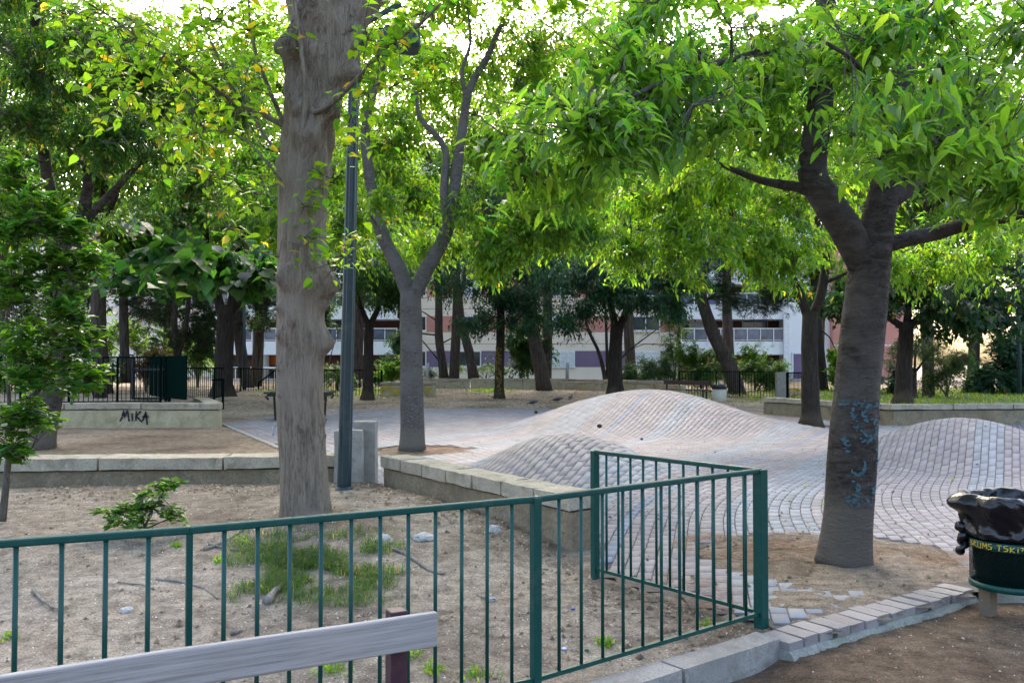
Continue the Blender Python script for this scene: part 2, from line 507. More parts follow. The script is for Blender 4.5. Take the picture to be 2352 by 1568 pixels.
def axis(*seg):
    a = []
    for s, e, d in seg: a.append(np.arange(s, e, d))
    return np.concatenate(a)
gx = axis((-400, -60, 40), (-60, -30, 3), (-30, -9, .35), (-9, 5.2, .085), (5.2, 16, .25), (16, 30, .6), (30, 60, 3), (60, 401, 40))
gy = axis((-60, 1.4, 3), (1.4, 12.4, .085), (12.4, 34, .22), (34, 70, .9), (70, 100, 5), (100, 700, 60))
X, Y = np.meshgrid(gx, gy)
pl = in_poly(X, Y, PLAZA) & ~pit(X, Y)
Z = Gz(X, Y) + np.where(pl, 0, soil_noise(X, Y))
ny, nx = X.shape
idx = np.arange(nx * ny).reshape(ny, nx)
F = np.stack([idx[:-1, :-1], idx[:-1, 1:], idx[1:, 1:], idx[1:, :-1]], -1).reshape(-1, 4)
tint = np.ones(X.shape + (3,))
def blend(mask, c): tint[:] = tint + (np.array(c) - tint) * mask[..., None]
kern = np.interp(X, KX, KY)
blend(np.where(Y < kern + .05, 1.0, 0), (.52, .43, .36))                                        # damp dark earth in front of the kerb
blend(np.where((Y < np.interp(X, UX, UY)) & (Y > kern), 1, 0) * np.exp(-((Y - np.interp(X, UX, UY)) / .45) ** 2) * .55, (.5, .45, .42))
blend(np.where(pit(X, Y), .8, 0), (.5, .44, .38))
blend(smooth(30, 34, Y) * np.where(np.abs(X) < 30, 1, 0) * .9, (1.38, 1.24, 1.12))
blend(np.where((X < -2) & (Y > 11) & (Y < 22.5) & ~in_poly(X, Y, PLAZA), .8, 0), (.92, .82, .72))
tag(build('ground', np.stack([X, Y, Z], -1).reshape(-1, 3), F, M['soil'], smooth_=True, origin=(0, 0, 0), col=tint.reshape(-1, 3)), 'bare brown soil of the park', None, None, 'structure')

_lx, _ly = np.arange(-15, 28, .05), np.arange(1, 60, .05)
_LUT = Gz(*np.meshgrid(_lx, _ly))
def ground_z(x, y):
    i, j = int((y - 1) / .05 + .5), int((x + 15) / .05 + .5)
    if not (0 <= i < len(_ly) and 0 <= j < len(_lx)): return float(Gz(np.array([x]), np.array([y]))[0])
    return float(_LUT[i, j]) + (noise.noise((x * 1.3, y * 1.3, 0)) * .018 + noise.noise((x * 5, y * 5, 3)) * .010 if abs(x) < 14 and y < 35 else 0)

# ------------------------------------------------------------------ plaza: bed of joints, and every brick on it
bx = axis((-9, 4.5, .14), (4.5, 24.2, .2)); by = axis((5, 16, .14), (16, 33, .2))
X, Y = np.meshgrid(bx, by)
Z = hump(X, Y) - .013
ny, nx = X.shape
idx = np.arange(nx * ny).reshape(ny, nx)
F = np.stack([idx[:-1, :-1], idx[:-1, 1:], idx[1:, 1:], idx[1:, :-1]], -1).reshape(-1, 4)
cxm = (X[:-1, :-1] + X[1:, 1:]).ravel() / 2; cym = (Y[:-1, :-1] + Y[1:, 1:]).ravel() / 2
F = F[in_poly(cxm, cym, PLAZA) & ~pit(cxm, cym, .02)]
plaza = build('plaza', np.stack([X, Y, Z], -1).reshape(-1, 3), F, M['joint'], smooth_=True, origin=(0, 0, 0))
tag(plaza, 'brick paved plaza rising into rounded humps', None, None, 'structure')

_cv = np.arange(0, 40, .05); _cc = np.cumsum(.22 + .36 * smooth(8.5, 12.5, _cv) - .22 * smooth(20, 30, _cv)) * .05
def course(v):
    return np.interp(v, _cv, _cc)
BW, BL, GAP = .120, .228, .0105
K, J = np.meshgrid(np.arange(-170, 215), np.arange(22, 146), indexing='ij')
K = K.ravel(); J = J.ravel()
uc = K * BW; vc = (J + .5 * (K % 2)) * BL
q = RNG.random(K.size)
corn = []
for su, sv in ((-1, -1), (1, -1), (1, 1), (-1, 1)):
    u = uc + su * (BW - GAP) / 2 + (RNG.random(K.size) - .5) * .004; v = vc + sv * (BL - GAP) / 2 + (RNG.random(K.size) - .5) * .004
    corn.append(np.stack([u + course(v) - .0, v], -1))
C = np.stack(corn, 1)                                   # n,4,2
ok = np.ones(K.size, bool)
for i in range(4):
    ok &= in_poly(C[:, i, 0], C[:, i, 1], PLAZA) & ~pit(C[:, i, 0], C[:, i, 1])
mid = C.mean(1)
px = 1176 + FPX * mid[:, 0] / mid[:, 1]
ok &= (px > -120) & (px < 3200)
# keep a strip free for the soldier course along the front edge
kern = np.interp(mid[:, 0], KX, KY)
ok &= mid[:, 1] > kern + .34
C = C[ok]; mid = mid[ok]; Kk = K[ok]; q = q[ok]
band = (np.floor(Kk + 1.5 * np.sin(Kk * .7)).astype(int)) % 21
pal = np.zeros((len(Kk), 3))
pink = np.array([.182, .166, .182]); grey = np.array([.168, .185, .212]); blue = np.array([.132, .162, .220]); tan = np.array([.186, .178, .184])
isg = (band >= 3) & (band < 10); isb = (band == 15)
pal[:] = np.where(isg[:, None], grey, np.where(isb[:, None], blue, np.where((q < .3)[:, None], tan, pink)))
pal *= (0.84 + .30 * RNG.random((len(Kk), 1)))
top = hump(C[:, :, 0], C[:, :, 1]) + ((RNG.random((len(Kk), 1)) - .5) * .003)

def brick_mesh(C2, top, col):
    n = len(C2)
    cm = C2.mean(1, keepdims=True)
    ins = cm + (C2 - cm) * np.array([.975, .985])
    V = np.zeros((n, 12, 3))
    V[:, 0:4, :2] = C2; V[:, 0:4, 2] = top - .045
    V[:, 4:8, :2] = C2; V[:, 4:8, 2] = top - .0015
    V[:, 8:12, :2] = ins; V[:, 8:12, 2] = top
    base = np.array([[8, 9, 10, 11]] + [[a + i, a + (i + 1) % 4, a + 4 + (i + 1) % 4, a + 4 + i] for a in (0, 4) for i in range(4)])
    F = (np.arange(n)[:, None, None] * 12 + base[None]).reshape(-1, 4)
    return V.reshape(-1, 3), F, np.repeat(col, 12, 0)
# the 300 bricks that show largest are objects of their own
py = 835 + FPX * CAM_H / mid[:, 1]
pxm = 1176 + FPX * mid[:, 0] / mid[:, 1]
score = np.where((pxm > 1380) & (pxm < 2350) & (py < 1560), mid[:, 1], 99)
order = np.argsort(score)
own = order[:286]; rest = np.setdiff1d(np.arange(len(mid)), own)
V, F, c = brick_mesh(C[rest], top[rest], pal[rest])
br = build('bricks', V, F, M['paver'], plaza, col=c); br['kind'] = 'stuff'
for i in own:
    V, F, c = brick_mesh(C[i:i + 1], top[i:i + 1], pal[i:i + 1])
    lo = np.array([mid[i, 0], mid[i, 1], 0])
    put('brick', raw_mesh('brick', V - lo, F, M['paver'], col=c), plaza, tuple(lo))
# soldier course along the front edge, lying on a broken concrete footing
e0, e1 = Vector((1.64, 5.20, 0)), Vector((3.40, 6.42, 0))
ed = (e1 - e0); en = Vector((-ed.y, ed.x, 0)).normalized(); el = ed.length; ed.normalize()
nb = 14
ang = math.atan2(ed.y, ed.x)
for k in range(nb):
    s = (k + .5) * el / nb
    c = e0 + ed * s + en * (.115 + rnd.uniform(-.012, .012))
    V, F = rough_box((0, 0, 0), (el / nb - .012, .225, .065), 0, .003, .08, k)
    colr = np.array(rnd.choice([(.235, .215, .205), (.25, .225, .21), (.225, .195, .19)])) * rnd.uniform(.9, 1.1)
    put('brick', raw_mesh('brick', [tuple(v) for v in V], F, M['paver'], col=np.tile(colr, (len(V), 1))), plaza,
        (c.x, c.y, -.029 + rnd.uniform(-.004, .003)), (rnd.uniform(-.012, .012), rnd.uniform(-.012, .012), ang + rnd.uniform(-.015, .015)))
V, F = [], []; ns = 150
prof = [(.10, -.055), (-.005, -.055), (-.02, -.075), (-.035, -.10), (-.05, -.24), (.10, -.24)]
for k in range(ns + 1):
    for m_, (o_, z_) in enumerate(prof):
        s_ = el * k / ns; w_ = noise.noise((s_ * 3.2, m_ * .3, 5)) * .03 + noise.noise((s_ * 11, m_ * .6, 2)) * .014 + noise.noise((s_ * 31, m_ * .9, 2)) * .014 + noise.noise((s_ * 60, m_ * 2.1, 2)) * .007
        if m_ in (0, 5): w_ = 0
        p = e0 + ed * s_ + en * (o_ - w_ * (.3 + .25 * m_)); V.append((p.x, p.y, z_ + (noise.noise((s_ * 7, m_, 8)) * .012 if 1 < m_ < 5 else 0)))
for k in range(ns):
    for m_ in range(5): F.append((k * 6 + m_, (k + 1) * 6 + m_, (k + 1) * 6 + m_ + 1, k * 6 + m_ + 1))
F.append((0, 1, 2, 3, 4, 5)); F.append(tuple(ns * 6 + q for q in (5, 4, 3, 2, 1, 0)))
build('footing', V, F, M['footing'], plaza)
# pale kerb running on behind the bin
kb = MB()
k0, k1 = Vector((3.45, 6.42, 0)), Vector((8.0, 6.88, 0))
kd = (k1 - k0).normalized(); ka = math.atan2(kd.y, kd.x)
for k in range(5):
    c = k0 + kd * (.45 + k * .91)
    V, F = rough_box((0, 0, 0), (.90, .16, .20), 0, .004, .2, 40 + k)
    put('kerb_stone', raw_mesh('kerb_stone', [tuple(v) for v in V], F, M['footing']), plaza, (c.x, c.y, -.092), (0, 0, ka))
# soil blown over the bricks near the fence corner: bricks show through where it thins out
xs = np.arange(1.5, 4.6, .05); ys = np.arange(5.1, 8.9, .05)
X, Y = np.meshgrid(xs, ys)
Z = np.zeros(X.shape)
for i in range(X.shape[0]):
    for j in range(X.shape[1]):
        x, y = X[i, j], Y[i, j]
        pitd = math.hypot((x - 2.72) / 1.05, (y - 7.45) / 1.0)
        z = .016 - .030 * max(0, abs((y - np.interp(x, KX, KY)) - .75) - .28) - .02 * max(0, x - 3.1) - .02 * max(0, 1.9 - x) * 2
        z = max(z, .014 - .08 * abs(pitd - 1.0))
        z += .016 * noise.noise((x * 3.2, y * 3.2, 9)) + .008 * noise.noise((x * 11, y * 11, 4)) - .0155
        e = min(y - float(np.interp(x, KX, KY)) - .2, x - 1.6, 4.5 - x, 8.8 - y)
        Z[i, j] = z - .12 * max(0, .16 - e)
ny, nx = X.shape
idx = np.arange(nx * ny).reshape(ny, nx)
F = np.stack([idx[:-1, :-1], idx[:-1, 1:], idx[1:, 1:], idx[1:, :-1]], -1).reshape(-1, 4)
zm = np.maximum.reduce([Z[:-1, :-1], Z[1:, :-1], Z[:-1, 1:], Z[1:, 1:]]).ravel()
ym = Y[:-1, :-1].ravel(); xm = X[:-1, :-1].ravel()
F = F[(zm > -.012) & (ym > np.interp(xm, KX, KY) + .05) & in_poly(xm, ym, PLAZA)]
tag(build('drifted_soil', np.stack([X, Y, Z], -1).reshape(-1, 3), F, M['soil'], smooth_=True, origin=(2.7, 6.6, 0), col=np.tile(np.array([.80, .76, .72]), (X.size, 1))),
    'thin dusty soil drifted over the bricks beside the fence corner', None, None, 'stuff')

# ------------------------------------------------------------------ walls
def stone_wall(name, label, pts, width, top, base, cope_h, stone_len, mat_face, mat_cope, over=.03, side=1, amp=.008, cell=.15, group=None):
    """pts: the visible top edge line; the wall body lies on its left side (side=1) or right side"""
    P = [Vector((p[0], p[1], 0)) for p in pts]
    t = thing(name, label, 'wall', (P[0].x, P[0].y, base), group)
    body = MB(); sd = 0
    for a, b in zip(P[:-1], P[1:]):
        d = (b - a); L = d.length; d.normalize(); nrm = Vector((-d.y, d.x, 0)) * side; rz = math.atan2(d.y, d.x)
        mid_ = (a + b) / 2 + nrm * (width / 2 + over)
        body.add(*rough_box((mid_.x, mid_.y, (base - .1 + top - cope_h) / 2), (L - .01, width, top - cope_h - base + .1), rz, amp * 1.3, cell * 2, sd + 3))
        n = max(1, round(L / stone_len))
        for k in range(n):
            sd += 1
            c = a + d * (L * (k + .5) / n) + nrm * (width / 2 + over)
            V, F = rough_box((0, 0, 0), (L / n - .008, width + 2 * over, cope_h), 0, amp, cell, sd)
            put('coping_stone', raw_mesh('coping_stone', [tuple(v) for v in V], F, mat_cope), t,
                Vector((c.x, c.y, top - cope_h / 2 + rnd.uniform(-.004, .004))) - WL[t], (rnd.uniform(-.006, .006), rnd.uniform(-.006, .006), rz + rnd.uniform(-.006, .006)))
    body.obj('wall_face', mat_face, t)
    return t

stone_wall('planter_wall', 'low stone-capped wall sloping down to the corner of the green railing',
           [(-1.66, 10.95), (.50, 7.67)], .30, .50, -.2, .15, .60, M['render'], M['coping'], .04, 1, .0055, .12)
stone_wall('planter_wall', 'long low stone-capped wall behind the burled tree on the left',
           [(-12.5, 9.95), (-2.1, 10.98)], .44, .50, -.05, .16, 1.55, M['render'], M['coping'], .05, 1, .006, .14)
mika = stone_wall('terrace_wall', 'cream rendered wall with the black graffiti MIKA',
           [(-13.5, 22.4), (-7.55, 22.4)], .34, .64, -.05, .17, 1.9, M['render_light'], M['coping'], .04, 1, .008, .2)
stone_wall('terrace_wall', 'short return of the terrace wall behind the slim green handrail', [(-7.57, 22.82), (-9.25, 26.5)], .34, .64, -.05, .17, 1.8, M['render_light'], M['coping'], .04, 1, .008, .2)
stone_wall('curved_wall', 'long curved stone-capped wall at the back of the sandy ground',
           [tuple(at(x, 870, d)[:2]) for x, d in ((955, 45), (1080, 45.4), (1200, 45), (1300, 43.6), (1400, 41.5), (1500, 38.8), (1562, 37))], .3, .90, .1, .16, 2.2,
           M['render_light'], M['coping'], .04, 1, .008, .3)
rw = stone_wall('garden_wall', 'dark weathered stone-capped wall behind the forked tree on the right',
           [(8.2, 28.7), (10.2, 23.4), (26, 25.3)], .36, .56, -.05, .16, 1.7, M['render'], M['coping'], .04, 1, .010, .2)
# seating block with yellow graffiti, and the pair of concrete blocks by the lamp post
sb = thing('seating_block', 'short stone-capped seating block with yellow graffiti', 'block', tuple(gp(937, 907, .30)))
c = WL[sb]
V, F = rough_box((c.x, c.y + .3, c.z + .17), (2.40, .5, .54), 0, .012, .3, 77); build('block_body', V, F, M['render_light'], sb)
V, F = rough_box((c.x, c.y + .3, c.z + .505), (2.48, .58, .13), 0, .010, .3, 78); build('capstone', V, F, M['coping'], sb)
for (x0, x1, y0, y1, d, lab) in ((808, 860, 968, 1118, 11.15, 'taller rough concrete block standing behind the lamp post'), (765, 829, 988, 1118, 10.9, 'shorter rough concrete block close behind the lamp post')):
    a, b2 = at(x0, y0, d), at(x1, y1, d)
    V, F = rough_box(((a.x + b2.x) / 2, d + .18, (a.z + .0) / 2), (b2.x - a.x, .36, a.z), .05, .0035, .1, d)
    tag(build('concrete_block', V, F, M['concrete']), lab, 'concrete block')
# concrete kerb in front of the railing: separate lengths
kt = thing('kerb', 'grey concrete kerb below the green railing', 'kerb', (.9, 4.73, -.2))
kp = [(-7.6, 1.08), (-5.0, 1.97), (-3.0, 2.65), (-1.3, 3.35), (.2, 4.19), (.93, 4.745), (1.62, 5.27)]
for k, (a, b2) in enumerate(zip(kp[:-1], kp[1:])):
    a, b2 = Vector((*a, 0)), Vector((*b2, 0)); d = (b2 - a); L = d.length; d.normalize(); nrm = Vector((-d.y, d.x, 0))
    c = (a + b2) / 2 + nrm * .09
    V, F = rough_box((0, 0, 0), (L - .012, .18, .24), 0, .003, .13, 60 + k)
    put('kerb_stone', raw_mesh('kerb_stone', [tuple(v) for v in V], F, M['kerb']), kt, Vector((c.x, c.y, -.115)) - WL[kt], (0, 0, math.atan2(d.y, d.x)))
# kerb line between the second dirt bed and the plaza
kt2 = thing('kerb', 'narrow stone kerb between dirt bed and brick plaza on the left', 'kerb', (-6.3, 20.6, -.1))
a, b2 = Vector((-8.0, 24.0, 0)), Vector((-1.95, 11.8, 0)); d = (b2 - a); L = d.length; d.normalize()
for k in range(12):
    c = a + d * (L * (k + .5) / 12)
    V, F = rough_box((0, 0, 0), (L / 12 - .012, .14, .16), 0, .006, .2, 90 + k)
    put('kerb_stone', raw_mesh('kerb_stone', [tuple(v) for v in V], F, M['kerb']), kt2, Vector((c.x, c.y, -.045)) - WL[kt2], (0, 0, math.atan2(d.y, d.x)))

# ------------------------------------------------------------------ hand-drawn writing as flat strokes
def strokes_mesh(lines, put_pt, w):
    """lines: polylines in drawing units; put_pt maps (u, v) to a world point and returns it; ribbons of width w"""
    V, F = [], []
    for ln in lines:
        pts = []
        for (a, b2) in zip(ln[:-1], ln[1:]):
            L = math.dist(a, b2); n = max(1, int(L / .12))
            pts += [(lerp(a[0], b2[0], i / n), lerp(a[1], b2[1], i / n)) for i in range(n)]
        pts.append(ln[-1])
        base = len(V)
        for i, p in enumerate(pts):
            q0, q1 = pts[max(0, i - 1)], pts[min(len(pts) - 1, i + 1)]
            dx, dy = q1[0] - q0[0], q1[1] - q0[1]; l = math.hypot(dx, dy) or 1
            ww = w * (.42 + .14 * math.sin(i * 1.7 + len(V)))
            V.append(put_pt(p[0] - dy / l * ww, p[1] + dx / l * ww)); V.append(put_pt(p[0] + dy / l * ww, p[1] - dx / l * ww))
        for i in range(len(pts) - 1):
            F.append((base + 2 * i, base + 2 * i + 1, base + 2 * i + 3, base + 2 * i + 2))
    return V, F
M['black_paint'] = flat_mat('black_spray_paint', (.028, .024, .030), .8)
M['yellow_paint'] = flat_mat('yellow_spray_paint', (.50, .33, .03), .8)
M['blue_paint'] = flat_mat('blue_spray_paint', (.045, .10, .125), .9)
M['white_paint'] = flat_mat('white_spray_paint', (.40, .39, .40), .8)
MIKA = [[(0, .05), (.18, .32), (.34, .95), (.42, .35), (.66, .98), (.84, .0)], [(1.08, .72), (1.12, .05)], [(1.46, .95), (1.42, .08)], [(1.86, .92), (1.46, .48), (1.92, .0), (2.08, .2), (2.3, .88), (2.42, -.28)], [(1.98, .42), (2.55, .44)]]
a = at(274, 968, 22.4); sc = .0112 * 26
V, F = strokes_mesh(MIKA, lambda u, v: (a.x + u * sc, 22.4 + .04 - .016, a.z - .0 + v * sc), .19)
build('graffiti', V, F, M['black_paint'], mika)
TAGY = [[(0, 0), (0, 1), (.7, 1)], [(0, .5), (.6, .5)], [(1.0, 1), (1.0, 0), (1.7, 0), (1.7, .9)], [(2.1, 0), (2.1, 1), (2.7, .8), (2.2, .5), (2.8, 0)], [(3.1, .1), (3.2, .9), (3.8, .9), (3.8, .1), (3.1, .1)], [(4.3, 0), (4.3, 1), (5, 0), (5, 1)]]
c = WL[sb]
V, F = strokes_mesh(TAGY, lambda u, v: (c.x - 1.10 + u * .40, c.y + .012, c.z + .08 + v * .26), .30)
build('graffiti', V, F, M['yellow_paint'], sb)
SCR = [[(0, .3), (.5, .9), (.9, .2), (1.4, .8), (1.8, .1)], [(2.1, .9), (2.2, .1), (2.6, .5), (3, .1), (3.1, .9)], [(3.6, .2), (3.9, .9), (4.2, .2)]]
r0 = Vector((8.2, 28.7, 0)).lerp(Vector((10.2, 23.4, 0)), .66); rd = Vector((2.0, -5.3, 0)).normalized(); rn = Vector((-rd.y, rd.x, 0)) * -1
V, F = strokes_mesh(SCR, lambda u, v: tuple(r0 + rd * (u * .35) + rn * -.012 + Vector((0, 0, .06 + v * .3))), .13)
build('graffiti', V, F, M['black_paint'], rw)
# ------------------------------------------------------------------ foliage engine
M['bark_burl'] = bark_mat('bark_burled', (.14, .105, .077), (.285, .23, .178), (.40, .335, .27), (6.5, 6.5, .9), 1.1, (.07, .05, .036), 1.0, (.31, .258, .208))
M['bark_smooth'] = bark_mat('bark_smooth', (.030, .024, .020), (.080, .067, .058), (.155, .135, .118), (1.8, 1.8, 4.5), 1.25, (.014, .011, .009), 1.0, (.125, .11, .098), ((.19, .16, .13), .38))
M['bark_grey'] = bark_mat('bark_grey', (.085, .075, .068), (.17, .152, .14), (.28, .255, .235), (2.4, 2.4, 6), 1.9, (.03, .025, .022), 1.0, (.20, .185, .178), ((.22, .19, .155), .22))
M['bark_dark'] = bark_mat('bark_dark', (.022, .017, .014), (.045, .036, .030), (.075, .062, .052), (4, 4, .7), 1.2, (.012, .01, .008), .9, None, ((.12, .09, .065), .15))
M['bark_pine'] = bark_mat('bark_pine', (.035, .026, .022), (.085, .066, .057), (.14, .115, .10), (6, 6, .8), .8, (.016, .012, .01), 1.0)
M['bark_twig'] = bark_mat('bark_twig', (.05, .045, .035), (.10, .09, .072), (.15, .14, .115), (4, 4, 1), 2, (.03, .025, .02), .3)
M['leaf'] = leaf_mat('leaf_soft', .40, .55)
M['leaf_gloss'] = leaf_mat('leaf_glossy', .42, .36, (2.6, 2.6, 1.1), .25)
M['leaf_back'] = leaf_mat('leaf_background', .5, .50, (2.75, 2.75, 1.0), .35)
M['needle'] = leaf_mat('pine_needle', .5, .25, (1.8, 1.8, 1.2), .3)

T_NEAR = (np.array([(0, 0, 0), (.36, 0, -.015), (.70, 0, -.05), (1, 0, -.15), (.26, .46, .07), (.62, .38, .02), (.26, -.46, .07), (.62, -.38, .02), (-.16, 0, .03)]),
          np.array([(0, 1, 4), (1, 2, 5), (1, 5, 4), (2, 3, 5), (0, 6, 1), (1, 7, 2), (1, 6, 7), (2, 7, 3)]))
T_MID = (np.array([(0, 0, 0), (.45, 0, -.03), (1, 0, -.14), (.38, .5, .06), (.38, -.5, .06)]), np.array([(0, 1, 3), (1, 2, 3), (0, 4, 1), (1, 4, 2)]))
T_FAR = (np.array([(0, 0, 0), (1, 0, -.1), (.42, .5, .05), (.42, -.5, .05)]), np.array([(0, 3, 1), (0, 1, 2)]))
T_HEART = (np.array([(0, 0, 0), (.3, 0, -.02), (.65, 0, -.05), (1, 0, -.18), (.12, .5, .04), (.5, .52, .03), (.74, .26, -.02), (.12, -.5, .04), (.5, -.52, .03), (.74, -.26, -.02)]),
           np.array([(0, 1, 4), (4, 1, 5), (1, 2, 5), (5, 2, 6), (2, 3, 6), (0, 7, 1), (7, 8, 1), (1, 8, 2), (8, 9, 2), (2, 9, 3)]))
T_OBOV = (np.array([(0, 0, 0), (.5, 0, -.02), (1, 0, -.05), (.35, .22, .04), (.75, .42, .06), (.35, -.22, .04), (.75, -.42, .06)]),
          np.array([(0, 1, 3), (1, 4, 3), (1, 2, 4), (0, 5, 1), (1, 5, 6), (1, 6, 2)]))

def unit(a):
    return a / np.maximum(np.linalg.norm(a, axis=-1, keepdims=True), 1e-9)

def leaf_frames(D, N):
    D = unit(D); N = unit(N - D * (N * D).sum(-1, keepdims=True)); S = np.cross(N, D)
    return D, S, N

def leaf_geo(P, D, N, L, W, col, tpl):
    D, S, N = leaf_frames(D, N)
    T, F = tpl
    V = (P[:, None] + D[:, None] * (T[None, :, 0:1] * L[:, None, None]) + S[:, None] * (T[None, :, 1:2] * W[:, None, None]) + N[:, None] * (T[None, :, 2:3] * L[:, None, None]))
    n, k = V.shape[:2]
    Fi = (np.arange(n)[:, None, None] * k + F[None]).reshape(-1, 3)
    return V.reshape(-1, 3), Fi, np.repeat(col, k, 0)

def leaf_cols(n, pal, yellow=0.0, rng=RNG):
    a, b = np.array(pal[0]), np.array(pal[1])
    t = rng.random((n, 1)); c = a + (b - a) * t
    c = c * (.85 + .3 * rng.random((n, 1)))
    if yellow:
        m = rng.random(n) < yellow
        yc = np.array([(.30, .25, .025), (.32, .19, .025), (.22, .24, .02)])[rng.integers(0, 3, n)]
        c[m] = yc[m] * (.7 + .5 * rng.random((n, 1)))[m]
    return c

LIME = ((.062, .140, .014), (.120, .210, .020)); MIDG = ((.035, .085, .014), (.075, .14, .018)); DARK = ((.014, .044, .016), (.034, .078, .020))
BLUE = ((.014, .046, .030), (.032, .080, .042)); DEEP = ((.010, .032, .012), (.022, .055, .014)); PINEC = ((.018, .042, .020), (.040, .070, .026)); GLOSS = ((.035, .105, .014), (.080, .175, .020))

def sprays(c, t, n, ln, L, W, droop, rng=RNG, up=.9, fan=.75):
    """n leaves along the last ln metres of each twig ending at c with direction t"""
    m = len(c)
    s = np.tile(np.arange(n), m) / max(1, n - 1)
    C = np.repeat(c, n, 0); T = np.repeat(t, n, 0)
    lnv = ln * (.7 + .6 * rng.random((m, 1))); LN = np.repeat(lnv, n, 0)
    sag = np.zeros_like(C); sag[:, 2] = -.25 * (s ** 2) * LN[:, 0]
    P = C - T * LN * (1 - s)[:, None] + sag
    side = np.cross(T, np.array([0, 0, 1.0])); side = unit(side + 1e-4)
    sg = np.where(np.arange(m * n) % 2 == 0, 1, -1)[:, None]
    D = .55 * T + fan * side * sg * (.6 + .6 * rng.random((m * n, 1))) + .38 * (rng.random((m * n, 3)) - .5)
    D[:, 2] -= droop * (.3 + .9 * rng.random(m * n))
    N = np.array([0, 0, up]) + .9 * (rng.random((m * n, 3)) - .5)
    sc = (.5 + .7 * rng.random(m * n))
    return P, D, N, L * sc, W * sc

def blob_points(b, n, gap, rng, fq=.9):
    c, r = np.array(b[0]), np.array(b[1])
    out = []; tries = 0
    while len(out) < n:
        tries += 1
        p = rng.normal(size=3); p /= np.linalg.norm(p); p *= rng.random() ** .5 * (.72 + .6 * rng.random())
        w = c + p * r
        if noise.noise(Vector(w * fq)) + .5 * noise.noise(Vector(w * fq * 2.3)) > gap - .5 + .55 * rng.random() or tries > 6 * n: out.append(w)
    return np.array(out)

def batch_twigs(A, B, r0, r1, rng, bend=.12):
    """thin 3-sided twigs from A to B with a bend"""
    n = len(A)
    mid_ = (A + B) / 2 + (rng.random((n, 3)) - .5) * bend * np.linalg.norm(B - A, axis=1)[:, None]
    t = unit(B - A); u = unit(np.cross(t, np.array([.31, .77, .12]))); w = np.cross(t, u)
    V = np.zeros((n, 9, 3)); r0 = np.broadcast_to(r0, n); r1 = np.broadcast_to(r1, n)
    for ri, (P, r) in enumerate(((A, r0), (mid_, (r0 + r1) / 2), (B, r1))):
        for k in range(3):
            a = 2 * math.pi * k / 3
            V[:, ri * 3 + k] = P + (math.cos(a) * u + math.sin(a) * w) * r[:, None]
    base = np.array([[ri * 3 + k, ri * 3 + (k + 1) % 3, ri * 3 + 3 + (k + 1) % 3, ri * 3 + 3 + k] for ri in (0, 1) for k in range(3)])
    return V.reshape(-1, 3), (np.arange(n)[:, None, None] * 9 + base[None]).reshape(-1, 4)

LEAFV = {}
def leaf_objects(parent, P, D, N, L, W, pal, tpl, mat, yellow=0.0, key='leaf'):
    """single leaves as objects of their own that share a few meshes"""
    if key not in LEAFV:
        LEAFV[key] = []
        for k in range(7):
            col = leaf_cols(1, pal, 1.0 if (yellow and k == 6) else 0) * np.array([.7 + .12 * k, .75 + .09 * k, 1.1 - .06 * k])
            LEAFV[key].append(raw_mesh('leaf', tpl[0], tpl[1], mat, True, np.repeat(col, len(tpl[0]), 0)))
    D, S, N = leaf_frames(D, N)
    org = WL[parent]
    for i in range(len(P)):
        o = bpy.data.objects.new('leaf', LEAFV[key][6 if rnd.random() < yellow else rnd.randrange(6)])
        COL.objects.link(o); o.parent = parent; WL[o] = org
        mt = Matrix.Identity(4)
        for r in range(3):
            mt[r][0] = D[i][r] * L[i]; mt[r][1] = S[i][r] * W[i]; mt[r][2] = N[i][r] * L[i]; mt[r][3] = P[i][r] - org[r]
        o.matrix_local = mt

def in_frame(P, mx=200, my=160):
    x = 1176 + FPX * P[:, 0] / np.maximum(P[:, 1], .1); y = 835 - FPX * (P[:, 2] - CAM_H) / np.maximum(P[:, 1], .1)
    return (P[:, 1] > .5) & (x > -mx) & (x < 2352 + mx) & (y > -my) & (y < 1568 + my)

def limb_nodes(limbs):
    N_, R_ = [], []
    for pts, r0, r1 in limbs:
        for i, p in enumerate(pts):
            N_.append(tuple(p)); R_.append(lerp(r0, r1, i / max(1, len(pts) - 1)))
    return np.array(N_), np.array(R_)

